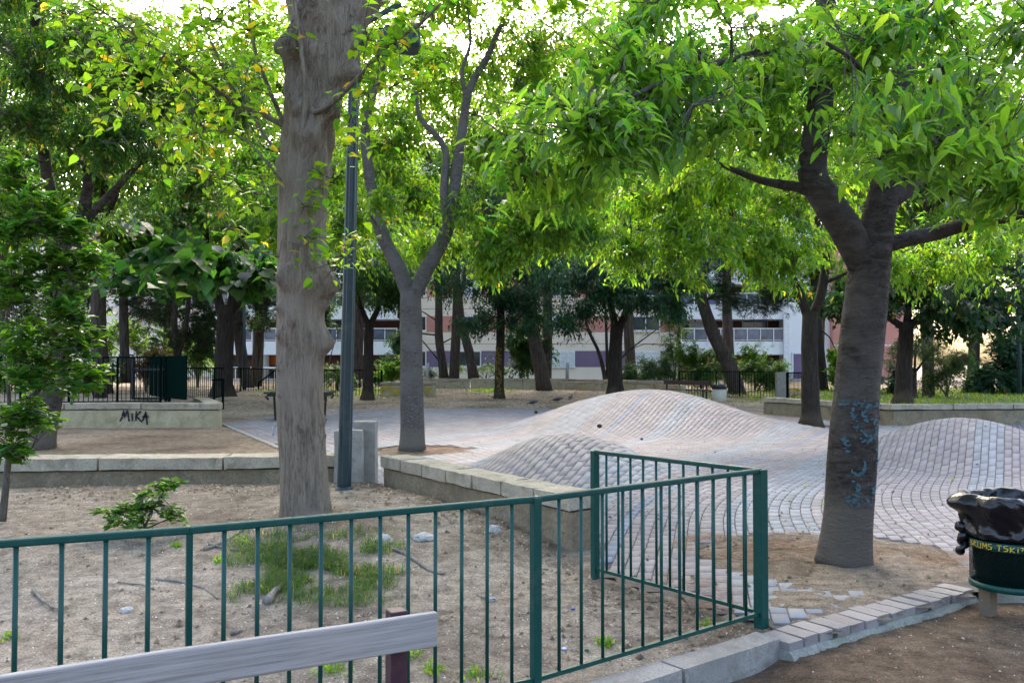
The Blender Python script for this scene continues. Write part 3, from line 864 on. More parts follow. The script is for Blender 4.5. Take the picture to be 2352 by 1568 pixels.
def tree(name, label, limbs, blobs, mat_bark, leaf, mat_leaf, d0, group=None, sides=12, step=.35, nsec=None, flare=1.0, seed=0, twig=True,
         own_leaves=0, own_key='leaf', pieces=None, trunk_fn=None, cat='tree', px=True, keep_out=None, secr=.5, high=None):
    """limbs: [(points, r0, r1)], points (x, y[, d]) on the photograph at distance d; blobs: [(x, y, d, rx, ry, rd, n)] likewise.
    leaf: dict(L, W, n, ln, droop, pal, yellow, tpl, gap)"""
    rng = np.random.default_rng(100 + seed)
    W = []
    for pts, r0, r1 in limbs:
        w = [at(p[0], p[1], p[2] if len(p) > 2 else d0) if px else Vector(p) for p in pts]
        W.append((catmull(w, step), r0, r1))
    base = W[0][0][0]
    t = thing(name, label, cat, tuple(base), group)
    # trunk and main limbs
    mb_v, mb_f = [], []
    for li, (pts, r0, r1) in enumerate(W):
        n = len(pts); s = np.linspace(0, 1, n)
        R = r0 + (r1 - r0) * s
        if li == 0:
            hgt = np.array([p.z - base.z for p in pts]); R = R * (1 + .38 * flare * np.exp(-hgt / .22))
        ph = rng.random() * 9
        def disp(ang, P, i, ph=ph, li=li):
            q = np.array([noise.noise((math.cos(a) * 1.1 + ph, math.sin(a) * 1.1, P[2] * 1.4)) for a in ang])
            e = 1 + .10 * q
            if li == 0:
                h = P[2] - base.z; e = e + .16 * flare * math.exp(-max(h, 0) / .25) * np.sin(ang * 5 + ph)
            return e
        if li == 0 and trunk_fn: V, F = trunk_fn(pts, R)
        else: V, F = tube_np(pts, R, sides if li == 0 else max(6, sides - 4), True, disp)
        k = len(mb_v); mb_v.extend(V.tolist()); mb_f.extend([tuple(i + k for i in f) for f in F])
    build('trunk', mb_v, mb_f, mat_bark, t, True)
    if not blobs: return t
    NP, NR = limb_nodes(W)
    keep = NP[:, 2] > base.z + .45 * (NP[:, 2].max() - base.z)
    NP, NR = NP[keep], NR[keep]
    # secondary branches reach into every part of the crown
    B = []
    for b in blobs:
        if px:
            x, y, d, rx, ry, rd, n = b
            B.append((tuple(at(x, y, d)), (rx * d / FPX, rd, ry * d / FPX), n))
        else: B.append(b)
    sv, sf = [], []
    for b in B:
        ns = nsec or max(2, int(b[2] / 60))
        for _ in range(ns):
            p = rng.normal(size=3); p /= np.linalg.norm(p); p *= rng.random() ** .4 * .9
            tgt = np.array(b[0]) + p * np.array(b[1])
            dd = np.linalg.norm(NP - tgt, axis=1) + .7 * np.maximum(0, NP[:, 2] - tgt[2])
            i = int(np.argmin(dd)); a = NP[i]; ln = np.linalg.norm(tgt - a)
            if ln < .25: continue
            m1 = a + (tgt - a) * .35 + rng.normal(size=3) * ln * .08 + np.array([0, 0, ln * .10]); m2 = a + (tgt - a) * .7 + rng.normal(size=3) * ln * .08 + np.array([0, 0, ln * .06])
            pts = catmull([a, m1, m2, tgt], max(.15, ln / 8))
            r0 = min(NR[i] * .75, secr * .028 * ln + .006); r1 = .005
            V, F = tube_np(pts, np.linspace(r0, r1, len(pts)), 5, False)
            if d0 < 18:
                build('branch', V, F, mat_bark, t, True)
            else:
                k = len(sv); sv.extend(V.tolist()); sf.extend([tuple(q + k for q in f) for f in F])
            NP = np.vstack([NP, np.array([tuple(q) for q in pts[1:]])]); NR = np.concatenate([NR, np.linspace(r0, r1, len(pts))[1:]])
    # twigs with leaves
    C = np.vstack([blob_points(b, b[2], leaf.get('gap', .45), rng, leaf.get('fq', .9)) for b in B])
    C = C[in_frame(C)]
    if keep_out is not None: C = C[~keep_out(C)]
    A = np.zeros_like(C); 
    for s0 in range(0, len(C), 800):
        dd = np.linalg.norm(C[s0:s0 + 800, None] - NP[None], axis=2); A[s0:s0 + 800] = NP[np.argmin(dd, 1)]
    ln = np.linalg.norm(C - A, axis=1)
    T = unit(C - A + rng.normal(size=C.shape) * .12); T[:, 2] -= .12; T = unit(T)
    if sv:
        brn = build('branches', sv, sf, mat_bark, t, True); brn['kind'] = 'stuff'
    if twig:
        ok = ln < twig if not isinstance(twig, bool) else ln < 2.5
        if ok.any():
            V, F = batch_twigs(A[ok], C[ok], .0065, .0025, rng, .25)
            o = build('twigs', V, F, M['bark_twig'], t); o['kind'] = 'stuff'
    P, D, N, L, Wd = sprays(C, T, leaf['n'], leaf['ln'], leaf['L'], leaf['W'], leaf.get('droop', .6), rng, fan=leaf.get('fan', .75))
    cid = np.repeat(np.arange(len(C)), leaf['n']); jit = leaf.get('jit', .04); P = P + rng.normal(size=P.shape) * jit
    ok = in_frame(P, 160, 120); P, D, N, L, Wd, cid = P[ok], D[ok], N[ok], L[ok], Wd[ok], cid[ok]
    if own_leaves:
        show = in_frame(P, -10, -10); sz = np.where(show, L / P[:, 1], 0)
        o = np.argsort(-sz)[:own_leaves]
        leaf_objects(t, P[o], D[o], N[o], L[o], Wd[o], leaf['pal'], leaf['tpl'], mat_leaf, leaf.get('yellow', 0), own_key)
        r = np.setdiff1d(np.arange(len(P)), o); P, D, N, L, Wd, cid = P[r], D[r], N[r], L[r], Wd[r], cid[r]
    hue = rng.normal(size=(len(C), 1)); val = rng.normal(size=(len(C), 1))
    ct = np.clip((1 + .22 * hue * np.array([[1, .35, -.5]])) * (1 + .20 * val), .45, 1.7)      # every spray has its own shade of green
    cols = leaf_cols(len(P), leaf['pal'], leaf.get('yellow', 0), rng) * ct[cid]
    V, F, c = leaf_geo(P, D, N, L, Wd, cols, leaf['tpl'])
    o = build('crown', V, F, mat_leaf, t, True, c); o['kind'] = 'stuff'
    if high:      # unseen upper crown above the frame, added to shade the ground below
        hp_ = np.vstack([blob_points((h[0], h[1]), h[2], .2, rng, .5) for h in high])
        hp_ = hp_[~in_frame(hp_, 0, -40)]
        T = unit(hp_ - np.array([base.x, base.y, base.z + 5])); T[:, 2] -= .2; T = unit(T)
        P, D, N, L, Wd = sprays(hp_, T, 9, .8, .30, .15, .6, rng)
        ok = ~in_frame(P, 0, -10); P, D, N, L, Wd = P[ok], D[ok], N[ok], L[ok], Wd[ok]
        V, F, c = leaf_geo(P, D, N, L, Wd, leaf_cols(len(P), leaf['pal'], 0, rng), T_FAR)
        o = build('unseen_upper_crown', V, F, mat_leaf, t, True, c); o['kind'] = 'stuff'
    global NLEAF
    NLEAF += len(F)
    return t
NLEAF = 0

# ------------------------------------------------------------------ the burled tree on the left: thick trunk with burls, thin shoots, yellowing leaves
BD = 8.45
BURLS = []           # (view x, view y, size, height)
for bx_, by_, s_, h_ in ((735, 775, .075, .055), (648, 770, .04, .03), (700, 640, .09, .03), (655, 635, .06, .05), (750, 640, .09, .07), (737, 690, .035, .03), (645, 708, .035, .03), (643, 845, .03, .022),
                     (740, 965, .035, .02), (690, 975, .03, .02), (745, 1005, .03, .016), (672, 735, .05, .018), (642, 905, .02, .012), (705, 310, .09, .05), (690, 100, .14, .10), (770, 150, .18, .13), (745, 240, .12, .09), (660, 90, .1, .1), (800, 60, .2, .14), (720, 30, .16, .08), (690, 250, .1, .07)):
    BURLS.append((at(bx_, by_, BD - .2), s_ * (2.0 if by_ > 300 else 1.45), h_ * (2.3 if by_ > 300 else 1.75)))
def burl_trunk(pts, R):
    n = 72
    base = pts[0]
    def disp(ang, P, i):
        h = P[2] - base.z
        q = np.array([noise.noise((math.cos(a) * 1.5, math.sin(a) * 1.5, P[2] * .8)) * .05 + abs(noise.noise((math.cos(a) * 7, math.sin(a) * 7, P[2] * 1.2))) * -.05 + noise.noise((math.cos(a) * 16, math.sin(a) * 16, P[2] * 2.2)) * .012 for a in ang])
        top_ = max(0.0, min(1.0, (h - 3.0) / .6))
        q += top_ * np.array([abs(noise.noise((math.cos(a) * 2.2 + 5, math.sin(a) * 2.2, P[2] * 3.0))) * .40 + noise.noise((math.cos(a) * 5, math.sin(a) * 5, P[2] * 5)) * .14 for a in ang])
        q += .46 * math.exp(-max(h, 0) / .20) * (.6 + .7 * np.array([noise.noise((math.cos(a) * 2, math.sin(a) * 2, 7)) for a in ang]))
        return 1 + q
    V, F = tube_np(pts, R, n, True, disp)
    P = np.array([tuple(p) for p in pts])
    for c, s, hh in BURLS:
        c = np.array(c); i = int(np.argmin(np.abs(P[:, 2] - c[2])))
        dirv = c - P[i]; dirv[2] = 0
        # put the burl centre on the trunk surface facing the camera
        offx = np.clip((c - P[i])[0], -.98 * R[i], .98 * R[i]); dirv = np.array([offx, -math.sqrt(max(1e-4, R[i] ** 2 - offx ** 2)), 0]); c = P[i] + dirv; dirv = dirv / np.linalg.norm(dirv)
        d = np.linalg.norm((V - c) * np.array([1, 1, .95]), axis=1)
        nz = np.array([noise.noise(Vector(v) * 22) for v in V[d < s * 2]])
        V[d < s * 2] += (dirv[None] - np.array([0, 0, .25])) * (hh * np.exp(-(d[d < s * 2] / s) ** 2 * 1.8) * (1 + .5 * nz))[:, None]
    return V, F
shoots = []
def S(*p): return [tuple(q) for q in p]
t1_limbs = [
    (S((707, 1215), (700, 1120), (690, 950), (690, 780), (692, 600), (698, 420), (712, 260), (728, 120), (735, 20), (740, -80)), .222, .236),
    (S((760, 130), (800, 50), (860, -30), (950, -130)), .20, .16),
    (S((700, 60), (678, -20), (660, -120)), .13, .10),
    (S((655, 290), (600, 262), (540, 235), (450, 175, 8.0), (330, 95, 7.7), (240, 30, 7.5)), .028, .010),
    (S((650, 280), (620, 210), (590, 130), (575, 60), (570, -30)), .024, .010),
    (S((640, 350), (600, 300), (560, 200), (520, 120), (480, 40)), .018, .008),
    (S((690, 320, 8.15), (702, 220, 8.1), (690, 100, 8.08), (676, 0, 8.05), (672, -60, 8.05)), .030, .018),
    (S((700, 265, 8.2), (760, 240, 8.1), (830, 170, 7.9), (890, 105, 7.7), (960, 60, 7.4), (1010, 10, 7.2)), .026, .012),
    (S((545, 240, 8.3), (500, 130, 8.2), (470, 60, 8.1), (450, -20, 8.0)), .014, .007),
    (S((640, 590, 8.2), (590, 575, 8.0), (545, 540, 7.8), (510, 505, 7.7)), .010, .005),
    (S((650, 420, 8.3), (610, 370, 8.1), (560, 320, 8.0), (500, 300, 7.9), (400, 310, 7.7), (300, 260, 7.6)), .012, .005),
    (S((745, 640, 8.2), (790, 590, 8.0), (840, 560, 7.9)), .008, .004),
]
t1_blobs = [(400, 130, 7.9, 260, 130, 1.0, 92), (280, 90, 7.7, 170, 110, .9, 40), (540, 170, 8.1, 110, 190, .7, 40), (380, 290, 7.8, 190, 90, .7, 44), (540, 400, 7.9, 110, 70, .5, 20),
            (890, 150, 7.8, 80, 110, .6, 30), (960, 60, 7.5, 150, 80, .7, 30), (540, 520, 7.8, 60, 35, .25, 8), (720, 480, 8.15, 60, 110, .06, 12), (735, 400, 8.15, 40, 40, .06, 4), (780, 580, 8.0, 70, 45, .25, 14),
            (830, 270, 8.0, 70, 90, .4, 14), (520, 30, 8.0, 160, 80, .6, 30)]
tree('burled_tree', 'thick pale-barked tree with burls and yellowing leaves inside the green railing', t1_limbs, t1_blobs, M['bark_burl'],
     dict(L=.112, W=.062, n=5, ln=.26, droop=.35, pal=((.070, .155, .012), (.13, .225, .018)), yellow=.09, tpl=T_HEART, gap=-.1, jit=.05, fan=.9, fq=1.6), M['leaf'], BD, sides=12, step=.05, nsec=5, flare=0, seed=1,
     own_leaves=260, own_key='leaf_lime', trunk_fn=burl_trunk, secr=.28, high=[((-2.5, 9.0, 8.5), (4.0, 3.0, 2.0), 260)])

# ------------------------------------------------------------------ leaning tree on the right with blue paint, drooping pointed leaves
RD = 7.35
t3_limbs = [
    (S((1938, 1296), (1950, 1170), (1962, 980), (1980, 780), (1996, 640), (2004, 560)), .198, .172),
    (S((1990, 610), (1945, 530), (1895, 455), (1866, 400), (1876, 300), (1888, 180), (1895, 40), (1900, -80)), .145, .075),
    (S((2005, 590), (2018, 500), (2040, 410), (2052, 330), (2068, 200), (2085, 40)), .145, .08),
    (S((2030, 470), (2085, 430), (2108, 370), (2104, 300), (2150, 180, 6.8), (2230, 60, 6.4)), .075, .04),
    (S((2030, 565), (2090, 548), (2150, 536), (2220, 515, 7.0), (2310, 498, 6.6), (2420, 470, 6.2)), .07, .04),
    (S((1885, 455), (1840, 432), (1800, 425), (1740, 412, 7.0), (1660, 380, 6.7)), .05, .018),
    (S((1890, 110, 7.2), (1790, 112, 6.6), (1690, 135, 6.3), (1560, 172, 5.9), (1440, 225, 5.6), (1330, 250, 5.4)), .036, .010),
    (S((2055, 300, 7.2), (2000, 200, 6.2), (1960, 140, 5.3), (1900, 100, 4.8)), .03, .010),
    (S((2080, 250, 7.0), (2120, 270, 6.0), (2140, 300, 5.2), (2150, 330, 4.7)), .03, .010),
]
t3_blobs = [(1330, 300, 5.6, 230, 110, .6, 200), (1560, 240, 6.2, 200, 130, .9, 190), (1750, 130, 7.4, 260, 130, 1.0, 230), (1500, 60, 6.8, 220, 80, .9, 110), (2000, 70, 6.0, 260, 90, 1.0, 210),
            (2020, 290, 5.4, 200, 70, .7, 46), (1780, 310, 7.8, 150, 90, .7, 90), (2150, 340, 5.0, 150, 70, .5, 74), (2250, 180, 5.6, 150, 160, 1.0, 170), (2290, 420, 5.4, 90, 90, .5, 56), (1270, 430, 5.7, 120, 50, .4, 34), (1960, 200, 8.2, 240, 120, .7, 150), (1420, 150, 6.0, 160, 90, .7, 90)]
t3_blobs = [b[:6] + (int(b[6] * .92),) for b in t3_blobs if b[-1]]
T3 = tree('leaning_tree', 'leaning grey tree with blue paint marks standing in the brick plaza', t3_limbs, t3_blobs, M['bark_smooth'],
     dict(L=.130, W=.044, n=9, ln=.36, droop=.70, pal=((.055, .138, .024), (.125, .225, .032)), yellow=0.0, tpl=T_NEAR, gap=.28, jit=.02, fq=1.7), M['leaf'], RD, sides=32, step=.06, nsec=9, flare=.45, seed=3,
     own_leaves=290, own_key='leaf_pointed', high=[((4.2, 8.5, 7.5), (3.0, 2.0, 1.5), 130)])
# blue paint marks on its trunk
def on_trunk(x, y, d, cx, r):
    c = at(cx, y, d); p = at(x, y, d); ox = max(-.95 * r, min(.95 * r, p.x - c.x))
    return (c.x + ox, c.y - math.sqrt(max(r * r - ox * ox, 0)) - .012, p.z)
pv, pf = [], []
rr = random.Random(5)
for ln in ([(1915, 922), (1940, 925), (1965, 918)], [(1940, 930), (1944, 965), (1950, 985)], [(1960, 935), (1985, 928), (2010, 926)], [(1962, 940), (1965, 960), (1990, 965), (1998, 990), (1985, 1003), (1962, 990), (1955, 975)],
           [(1950, 1005), (1970, 1010), (1980, 1000)], [(1995, 1025), (2010, 1040), (1998, 1060)], [(1960, 1050), (1965, 1075), (1948, 1085), (1935, 1075)], [(1940, 1095), (1950, 1120), (1935, 1150), (1925, 1130)], [(1945, 1150), (1970, 1140), (1980, 1165)], [(1990, 1110), (1988, 1140)], [(1925, 1000), (1930, 1030)]):
    for (a, b2) in zip(ln[:-1], ln[1:]):
        n = int(math.dist(a, b2) / 1.6) + 1
        for i in range(n):
            if rr.random() < .30: continue
            x, y = lerp(a[0], b2[0], i / n) + rr.uniform(-5, 5), lerp(a[1], b2[1], i / n) + rr.uniform(-5, 5); w, h = rr.uniform(.8, 5.0), rr.uniform(.8, 3.2)
            cx = np.interp(y, (900, 980, 1170), (1971, 1962, 1950)); k = len(pv)
            for q in range(6):
                a_ = q * math.pi / 3 + rr.random() * .7
                pv.append(on_trunk(x + math.cos(a_) * w, y + math.sin(a_) * h, RD, cx, .196 + (y - 980) * .00006))
            pf.append(tuple(range(k, k + 6)))
build('graffiti', pv, pf, M['blue_paint'], T3)['kind'] = 'stuff'

# ------------------------------------------------------------------ forked tree in the middle
t2_limbs = [
    (S((947, 1036), (946, 960), (945, 850), (944, 740), (943, 665)), .235, .205),
    (S((944, 690), (915, 615), (880, 545), (858, 470), (848, 400), (838, 310), (850, 240), (880, 150), (890, 60)), .15, .05),
    (S((945, 690), (985, 610), (1020, 545), (1040, 480), (1048, 400), (1060, 310), (1072, 230), (1090, 180), (1120, 130), (1150, 60)), .155, .05),
    (S((1030, 520), (1020, 440), (1024, 350), (1000, 310), (965, 270), (955, 210)), .10, .035),
    (S((1042, 480), (1090, 460), (1150, 430), (1210, 400)), .06, .02),
    (S((1036, 500), (1080, 490), (1130, 480), (1180, 490)), .05, .015),
    (S((1075, 230), (1060, 170), (1080, 100), (1075, 20)), .05, .02),
]
t2_blobs = [(930, 430, 18.2, 120, 60, .9, 260), (880, 330, 18.6, 130, 110, 1.2, 330), (960, 180, 19, 190, 100, 1.6, 300), (1130, 340, 18.2, 150, 90, 1.2, 330), (1200, 490, 16.6, 170, 90, 1.2, 620), (1300, 540, 16.2, 110, 80, 1.0, 330),
            (1140, 590, 16.2, 90, 60, .8, 250), (1020, 60, 19, 300, 90, 1.8, 480), (1240, 160, 18, 190, 150, 1.8, 560), (800, 520, 17.6, 70, 70, .8, 160), (1010, 560, 18.4, 110, 50, .6, 130), (1330, 410, 16.4, 120, 70, 1, 260), (890, 460, 15.6, 60, 36, .5, 60)]
tree('forked_tree', 'grey forked tree rising from a round pit in the plaza', t2_limbs, t2_blobs, M['bark_grey'],
     dict(L=.15, W=.055, n=11, ln=.42, droop=.85, pal=LIME, yellow=.012, tpl=T_MID, gap=.30, fq=1.3), M['leaf'], 16.9, sides=22, step=.14, nsec=8, flare=.5, seed=2, twig=1.4, high=[((-1.0, 16.5, 11.0), (5.0, 4.2, 2.6), 800)])

# ------------------------------------------------------------------ many-branched tree on the left
t4_limbs = [
    (S((92, 1034), (105, 960), (122, 860), (142, 740), (158, 640), (170, 570)), .25, .20),
    (S((165, 600), (205, 500), (260, 440), (310, 385), (345, 350)), .10, .05),
    (S((165, 580), (190, 480), (200, 400), (160, 350), (110, 300), (60, 240)), .11, .05),
    (S((155, 640), (130, 500), (105, 380), (90, 250), (80, 120), (78, -20)), .13, .07),
    (S((120, 480), (60, 420), (10, 380), (-40, 330)), .08, .04),
    (S((110, 400), (95, 260), (90, 100), (100, -40)), .09, .06),
    (S((200, 500), (215, 400), (260, 330), (280, 240), (320, 150)), .06, .03),
    (S((340, 352), (400, 380), (440, 370)), .035, .015),
]
t4_blobs = [(80, 80, 16.5, 170, 120, 2.0, 430), (230, 180, 16.5, 190, 140, 2.0, 560), (60, 280, 16, 130, 90, 1.6, 280), (270, 330, 16, 120, 80, 1.4, 250), (380, 200, 17.5, 160, 150, 2.0, 420), (420, 420, 18.5, 160, 70, 1.5, 260), (200, 520, 17.5, 90, 70, 1.2, 90), (30, 460, 17, 70, 90, 1.2, 120), (540, 250, 19, 140, 190, 2, 420)]
tree('branching_tree', 'dark many-branched tree behind the glossy shrub on the left', t4_limbs, t4_blobs, M['bark_smooth'],
     dict(L=.15, W=.06, n=11, ln=.42, droop=.7, pal=((.018, .058, .012), (.050, .108, .017)), yellow=.02, tpl=T_MID, gap=.30, fq=1.2), M['leaf'], 17.0, sides=18, step=.16, nsec=8, flare=.5, seed=4, twig=1.4, high=[((-9, 16, 11.5), (4.5, 4.0, 2.8), 420), ((-14, 14, 8), (4, 4, 3), 260)])

# ------------------------------------------------------------------ trees standing around the plaza
FARL = dict(L=.19, W=.066, n=12, ln=.55, droop=.85, pal=BLUE, yellow=0, tpl=T_FAR, gap=.42, fq=.55, jit=.06)
def far_leaf(**k):
    q = dict(FARL); q.update(k); return q
tree('plaza_tree', 'forked dark tree standing by the dark garden wall on the right',
     [(S((1861, 982), (1861, 900), (1860, 800), (1860, 715)), .235, .20), (S((1860, 740), (1835, 670), (1812, 620), (1790, 560), (1770, 480)), .13, .06), (S((1862, 740), (1885, 680), (1895, 620), (1900, 540), (1905, 440)), .14, .06)],
     [b[:6] + (int(b[6] * .62),) for b in [(1560, 470, 20, 210, 110, 2.0, 700), (1470, 560, 19.5, 110, 80, 1.2, 300), (1720, 400, 20.5, 240, 120, 2.2, 650), (1620, 580, 19.5, 120, 80, 1.2, 330), (1800, 590, 20, 100, 80, 1.2, 360), (1900, 480, 21, 210, 110, 2.0, 480), (2110, 600, 21, 140, 80, 1.4, 330), (1640, 300, 21, 260, 100, 2, 380), (2280, 560, 21, 140, 120, 1.6, 300)]],
     M['bark_dark'], dict(L=.19, W=.066, n=12, ln=.5, droop=.85, pal=((.070, .150, .014), (.135, .225, .020)), yellow=.004, tpl=T_MID, gap=.42, fq=1.0), M['leaf'], 22.7, sides=14, step=.25, nsec=9, seed=13, twig=1.4, high=[((7, 21.5, 12.5), (5.0, 4.5, 3.0), 620), ((3.0, 19, 12.0), (4.0, 4.0, 2.2), 480)])
tree('plaza_tree', 'dark tree with two upright limbs left of the forked tree',
     [(S((845, 920), (846, 850), (847, 780), (848, 735)), .225, .19), (S((848, 750), (828, 705), (818, 660), (812, 580)), .13, .07), (S((848, 750), (868, 710), (876, 660), (885, 580)), .13, .07)],
     [(850, 620, 34, 120, 70, 2.2, 420), (760, 560, 34.5, 120, 80, 2.2, 320), (900, 650, 33.5, 80, 50, 1.5, 200), (840, 480, 36, 160, 120, 3, 420), (880, 690, 34, 60, 30, 1.4, 90)], M['bark_dark'], far_leaf(pal=((.022, .062, .022), (.045, .10, .026))), M['leaf_back'], 35.4, sides=12, step=.4, nsec=6, seed=6, twig=1.2)
t7 = tree('plaza_tree', 'slender trunk daubed with yellow paint on the sandy ground',
     [(S((1146, 917), (1147, 860), (1149, 790), (1150, 700), (1150, 620)), .20, .15)],
     [(1150, 680, 35.5, 120, 70, 2.2, 480), (1070, 640, 36, 90, 60, 2, 240), (1210, 640, 36, 90, 70, 2, 260), (1140, 580, 37, 170, 80, 3, 420), (1090, 740, 35, 60, 40, 1.2, 90), (1150, 430, 37, 190, 130, 3.2, 520), (1215, 745, 35, 70, 34, 1.4, 130)], M['bark_dark'], far_leaf(), M['leaf_back'], 36.0, sides=12, step=.4, nsec=6, seed=7, flare=.7, twig=1.2)
rr = random.Random(8); pv, pf = [], []
for k in range(120):
    y = rr.uniform(790, 905); x = 1147 + rr.uniform(-9, 4); w, h = rr.uniform(.8, 2.5), rr.uniform(.8, 3.0); q = len(pv)
    for i in range(5):
        a_ = i * 1.2566 + rr.random() * .5; pv.append(on_trunk(x + math.cos(a_) * w, y + math.sin(a_) * h, 36, 1148, .205 - (905 - y) * .0002))
    pf.append(tuple(range(q, q + 5)))
build('graffiti', pv, pf, flat_mat('ochre_paint', (.17, .105, .015), .9), t7)['kind'] = 'stuff'
tree('plaza_tree', 'dark broad tree rising just behind the tallest brick hump',
     [(S((1413, 912), (1413, 850), (1414, 790), (1418, 740)), .29, .24), (S((1416, 760), (1400, 690), (1385, 620), (1370, 540)), .15, .07), (S((1420, 760), (1445, 700), (1465, 640), (1470, 560)), .16, .07)],
     [(1400, 620, 32.5, 160, 80, 2.4, 560), (1300, 620, 33, 90, 60, 2, 260), (1360, 690, 32, 110, 50, 1.6, 280), (1530, 640, 33, 130, 70, 2.2, 380), (1450, 520, 34, 220, 90, 3, 480), (1470, 700, 32.5, 60, 40, 1.4, 120), (1400, 380, 35, 230, 130, 3.2, 560), (1330, 740, 32, 70, 30, 1.3, 120), (1540, 720, 33, 60, 26, 1.3, 90)], M['bark_dark'], far_leaf(), M['leaf_back'], 34, sides=12, step=.4, nsec=7, seed=9, twig=1.2)
tree('catalpa_tree', 'dark double-stemmed tree with large heart-shaped leaves left of the burled trunk',
     [(S((512, 914), (514, 850), (517, 780), (520, 700)), .36, .30), (S((515, 750), (495, 660), (478, 590), (470, 500)), .19, .10), (S((522, 750), (538, 660), (545, 590), (555, 500)), .2, .10), (S((530, 720), (560, 690), (590, 660, 30)), .09, .04), (S((500, 680), (470, 640, 26), (430, 600, 20), (390, 570, 16)), .09, .03)],
     [(480, 600, 21, 150, 50, 2.2, 90), (400, 590, 17, 110, 36, 1.0, 46), (560, 630, 20, 90, 34, 1.4, 46), (300, 560, 19, 90, 50, 1.2, 40), (480, 480, 30, 170, 90, 3, 120), (350, 640, 25, 120, 40, 2, 40)], M['bark_dark'],
     dict(L=.34, W=.30, n=7, ln=.6, droop=.75, pal=((.016, .058, .016), (.040, .105, .024)), yellow=0, tpl=T_HEART, gap=.35, fq=.5, fan=.9), M['leaf'], 32, sides=12, step=.4, nsec=4, seed=5, twig=1.4)
tree('garden_tree', 'dark spreading tree with level branches on the right-hand terrace',
     [(S((2074, 930), (2076, 860), (2080, 790), (2082, 740)), .24, .21), (S((2082, 755), (2120, 722), (2165, 702), (2215, 690)), .12, .05), (S((2080, 755), (2050, 735), (2020, 715), (1985, 700)), .12, .05), (S((2082, 750), (2088, 690), (2090, 620)), .12, .06), (S((2160, 705), (2230, 720), (2300, 730)), .07, .03)],
     [(2230, 730, 25, 130, 50, 2.0, 330), (2310, 680, 25, 100, 60, 1.8, 260), (1975, 700, 25, 90, 45, 1.6, 200), (2120, 660, 25.5, 150, 50, 2, 300), (1900, 670, 26, 90, 40, 1.5, 150), (2240, 610, 26, 180, 60, 2.5, 330)], M['bark_dark'],
     dict(L=.20, W=.13, n=10, ln=.5, droop=.9, pal=DEEP, yellow=.01, tpl=T_MID, gap=.40, fq=.6), M['leaf_back'], 25.8, sides=12, step=.3, nsec=7, seed=15, twig=1.4, high=[((13.5, 25, 13.5), (5, 4, 3), 380)])
tree('garden_tree', 'slim dark trunk beyond the right-hand gate with yellow-green suckers',
     [(S((1890, 915), (1886, 850), (1880, 780), (1874, 700), (1872, 600)), .24, .18)], [(1935, 880, 37, 34, 50, .8, 130), (1915, 840, 37, 24, 40, .7, 60), (1870, 640, 38, 90, 60, 2, 160)], M['bark_dark'],
     dict(L=.22, W=.14, n=9, ln=.4, droop=.6, pal=LIME, yellow=.03, tpl=T_FAR, gap=.35, fq=.7), M['leaf_back'], 38, sides=10, step=.5, nsec=5, seed=14, twig=1.2)
tree('small_garden_tree', 'small round-headed tree with a thin stem behind the garden wall',
     [(S((2101, 922), (2100, 890), (2101, 852)), .09, .075), (S((2101, 855), (2080, 825), (2065, 790)), .05, .02), (S((2101, 855), (2125, 825), (2145, 800)), .05, .02), (S((2101, 855), (2102, 810), (2105, 770)), .05, .02)],
     [(2105, 800, 30, 70, 50, 1.0, 300), (2150, 790, 30, 40, 40, .8, 110), (2060, 810, 30, 34, 40, .7, 90)], M['bark_dark'], dict(L=.09, W=.035, n=12, ln=.3, droop=.3, pal=((.045, .07, .04), (.085, .115, .06)), tpl=T_FAR, gap=.35, fq=1.2), M['leaf_back'], 30, sides=8, step=.3, nsec=6, seed=16, twig=.8)
# pines: needle tufts
NEED = dict(L=.17, W=.014, n=34, ln=.30, droop=.1, pal=PINEC, tpl=T_FAR, gap=.40, fq=.6, fan=1.0, jit=.03)
def pine(label, limbs, blobs, d, seed, **k):
    lf = dict(NEED); lf.update(k.pop('leaf', {}))
    return tree('pine_tree', label, limbs, blobs, M['bark_pine'], lf, M['needle'], d, sides=12, step=.4, nsec=k.pop('nsec', 9), seed=seed, flare=.5, twig=1.0, secr=.8, **k)
pine('thick ribbed pine leaning left on the sandy ground', [(S((1250, 899), (1243, 850), (1232, 800), (1222, 740), (1218, 670), (1222, 580), (1230, 480)), .36, .22)], [(1230, 690, 41, 90, 40, 2, 90), (1200, 590, 42, 110, 60, 2.5, 150), (1270, 560, 42, 110, 70, 2.5, 150)], 42, 8)
pine('straight bare-branched pine behind the curved wall', [(S((1020, 870), (1014, 820), (1008, 770), (1008, 700), (1004, 600), (1000, 500)), .25, .16), (S((1010, 830), (985, 800), (960, 770), (930, 730)), .05, .015), (S((1008, 770), (960, 765), (900, 760), (850, 755)), .05, .015), (S((1010, 790), (1040, 775), (1070, 750)), .045, .015), (S((1008, 740), (960, 710), (920, 700)), .045, .015)], [(1010, 600, 48, 100, 50, 2, 120), (960, 560, 48, 100, 50, 2, 120)], 48, 10, nsec=14)
pine('crooked pine leaning over the curved wall', [(S((1088, 870), (1078, 810), (1062, 750), (1054, 700), (1052, 670), (1040, 610), (1030, 520)), .27, .17), (S((1054, 690), (1064, 660), (1068, 610)), .14, .08)], [(1050, 580, 47, 110, 50, 2, 130), (1090, 530, 47, 110, 60, 2, 130)], 47, 11)
pine('strongly leaning pine behind the far railing', [(S((1694, 912), (1686, 870), (1668, 825), (1642, 775), (1622, 720), (1608, 670), (1600, 590)), .37, .22), (S((1612, 690), (1660, 680), (1720, 690)), .08, .03)], [(1730, 690, 38, 90, 40, 1.8, 190), (1790, 670, 38, 70, 40, 1.5, 130), (1640, 650, 39, 110, 50, 2, 190), (1530, 680, 39, 70, 45, 1.6, 130), (1690, 600, 40, 160, 50, 2.5, 190)], 39, 12)
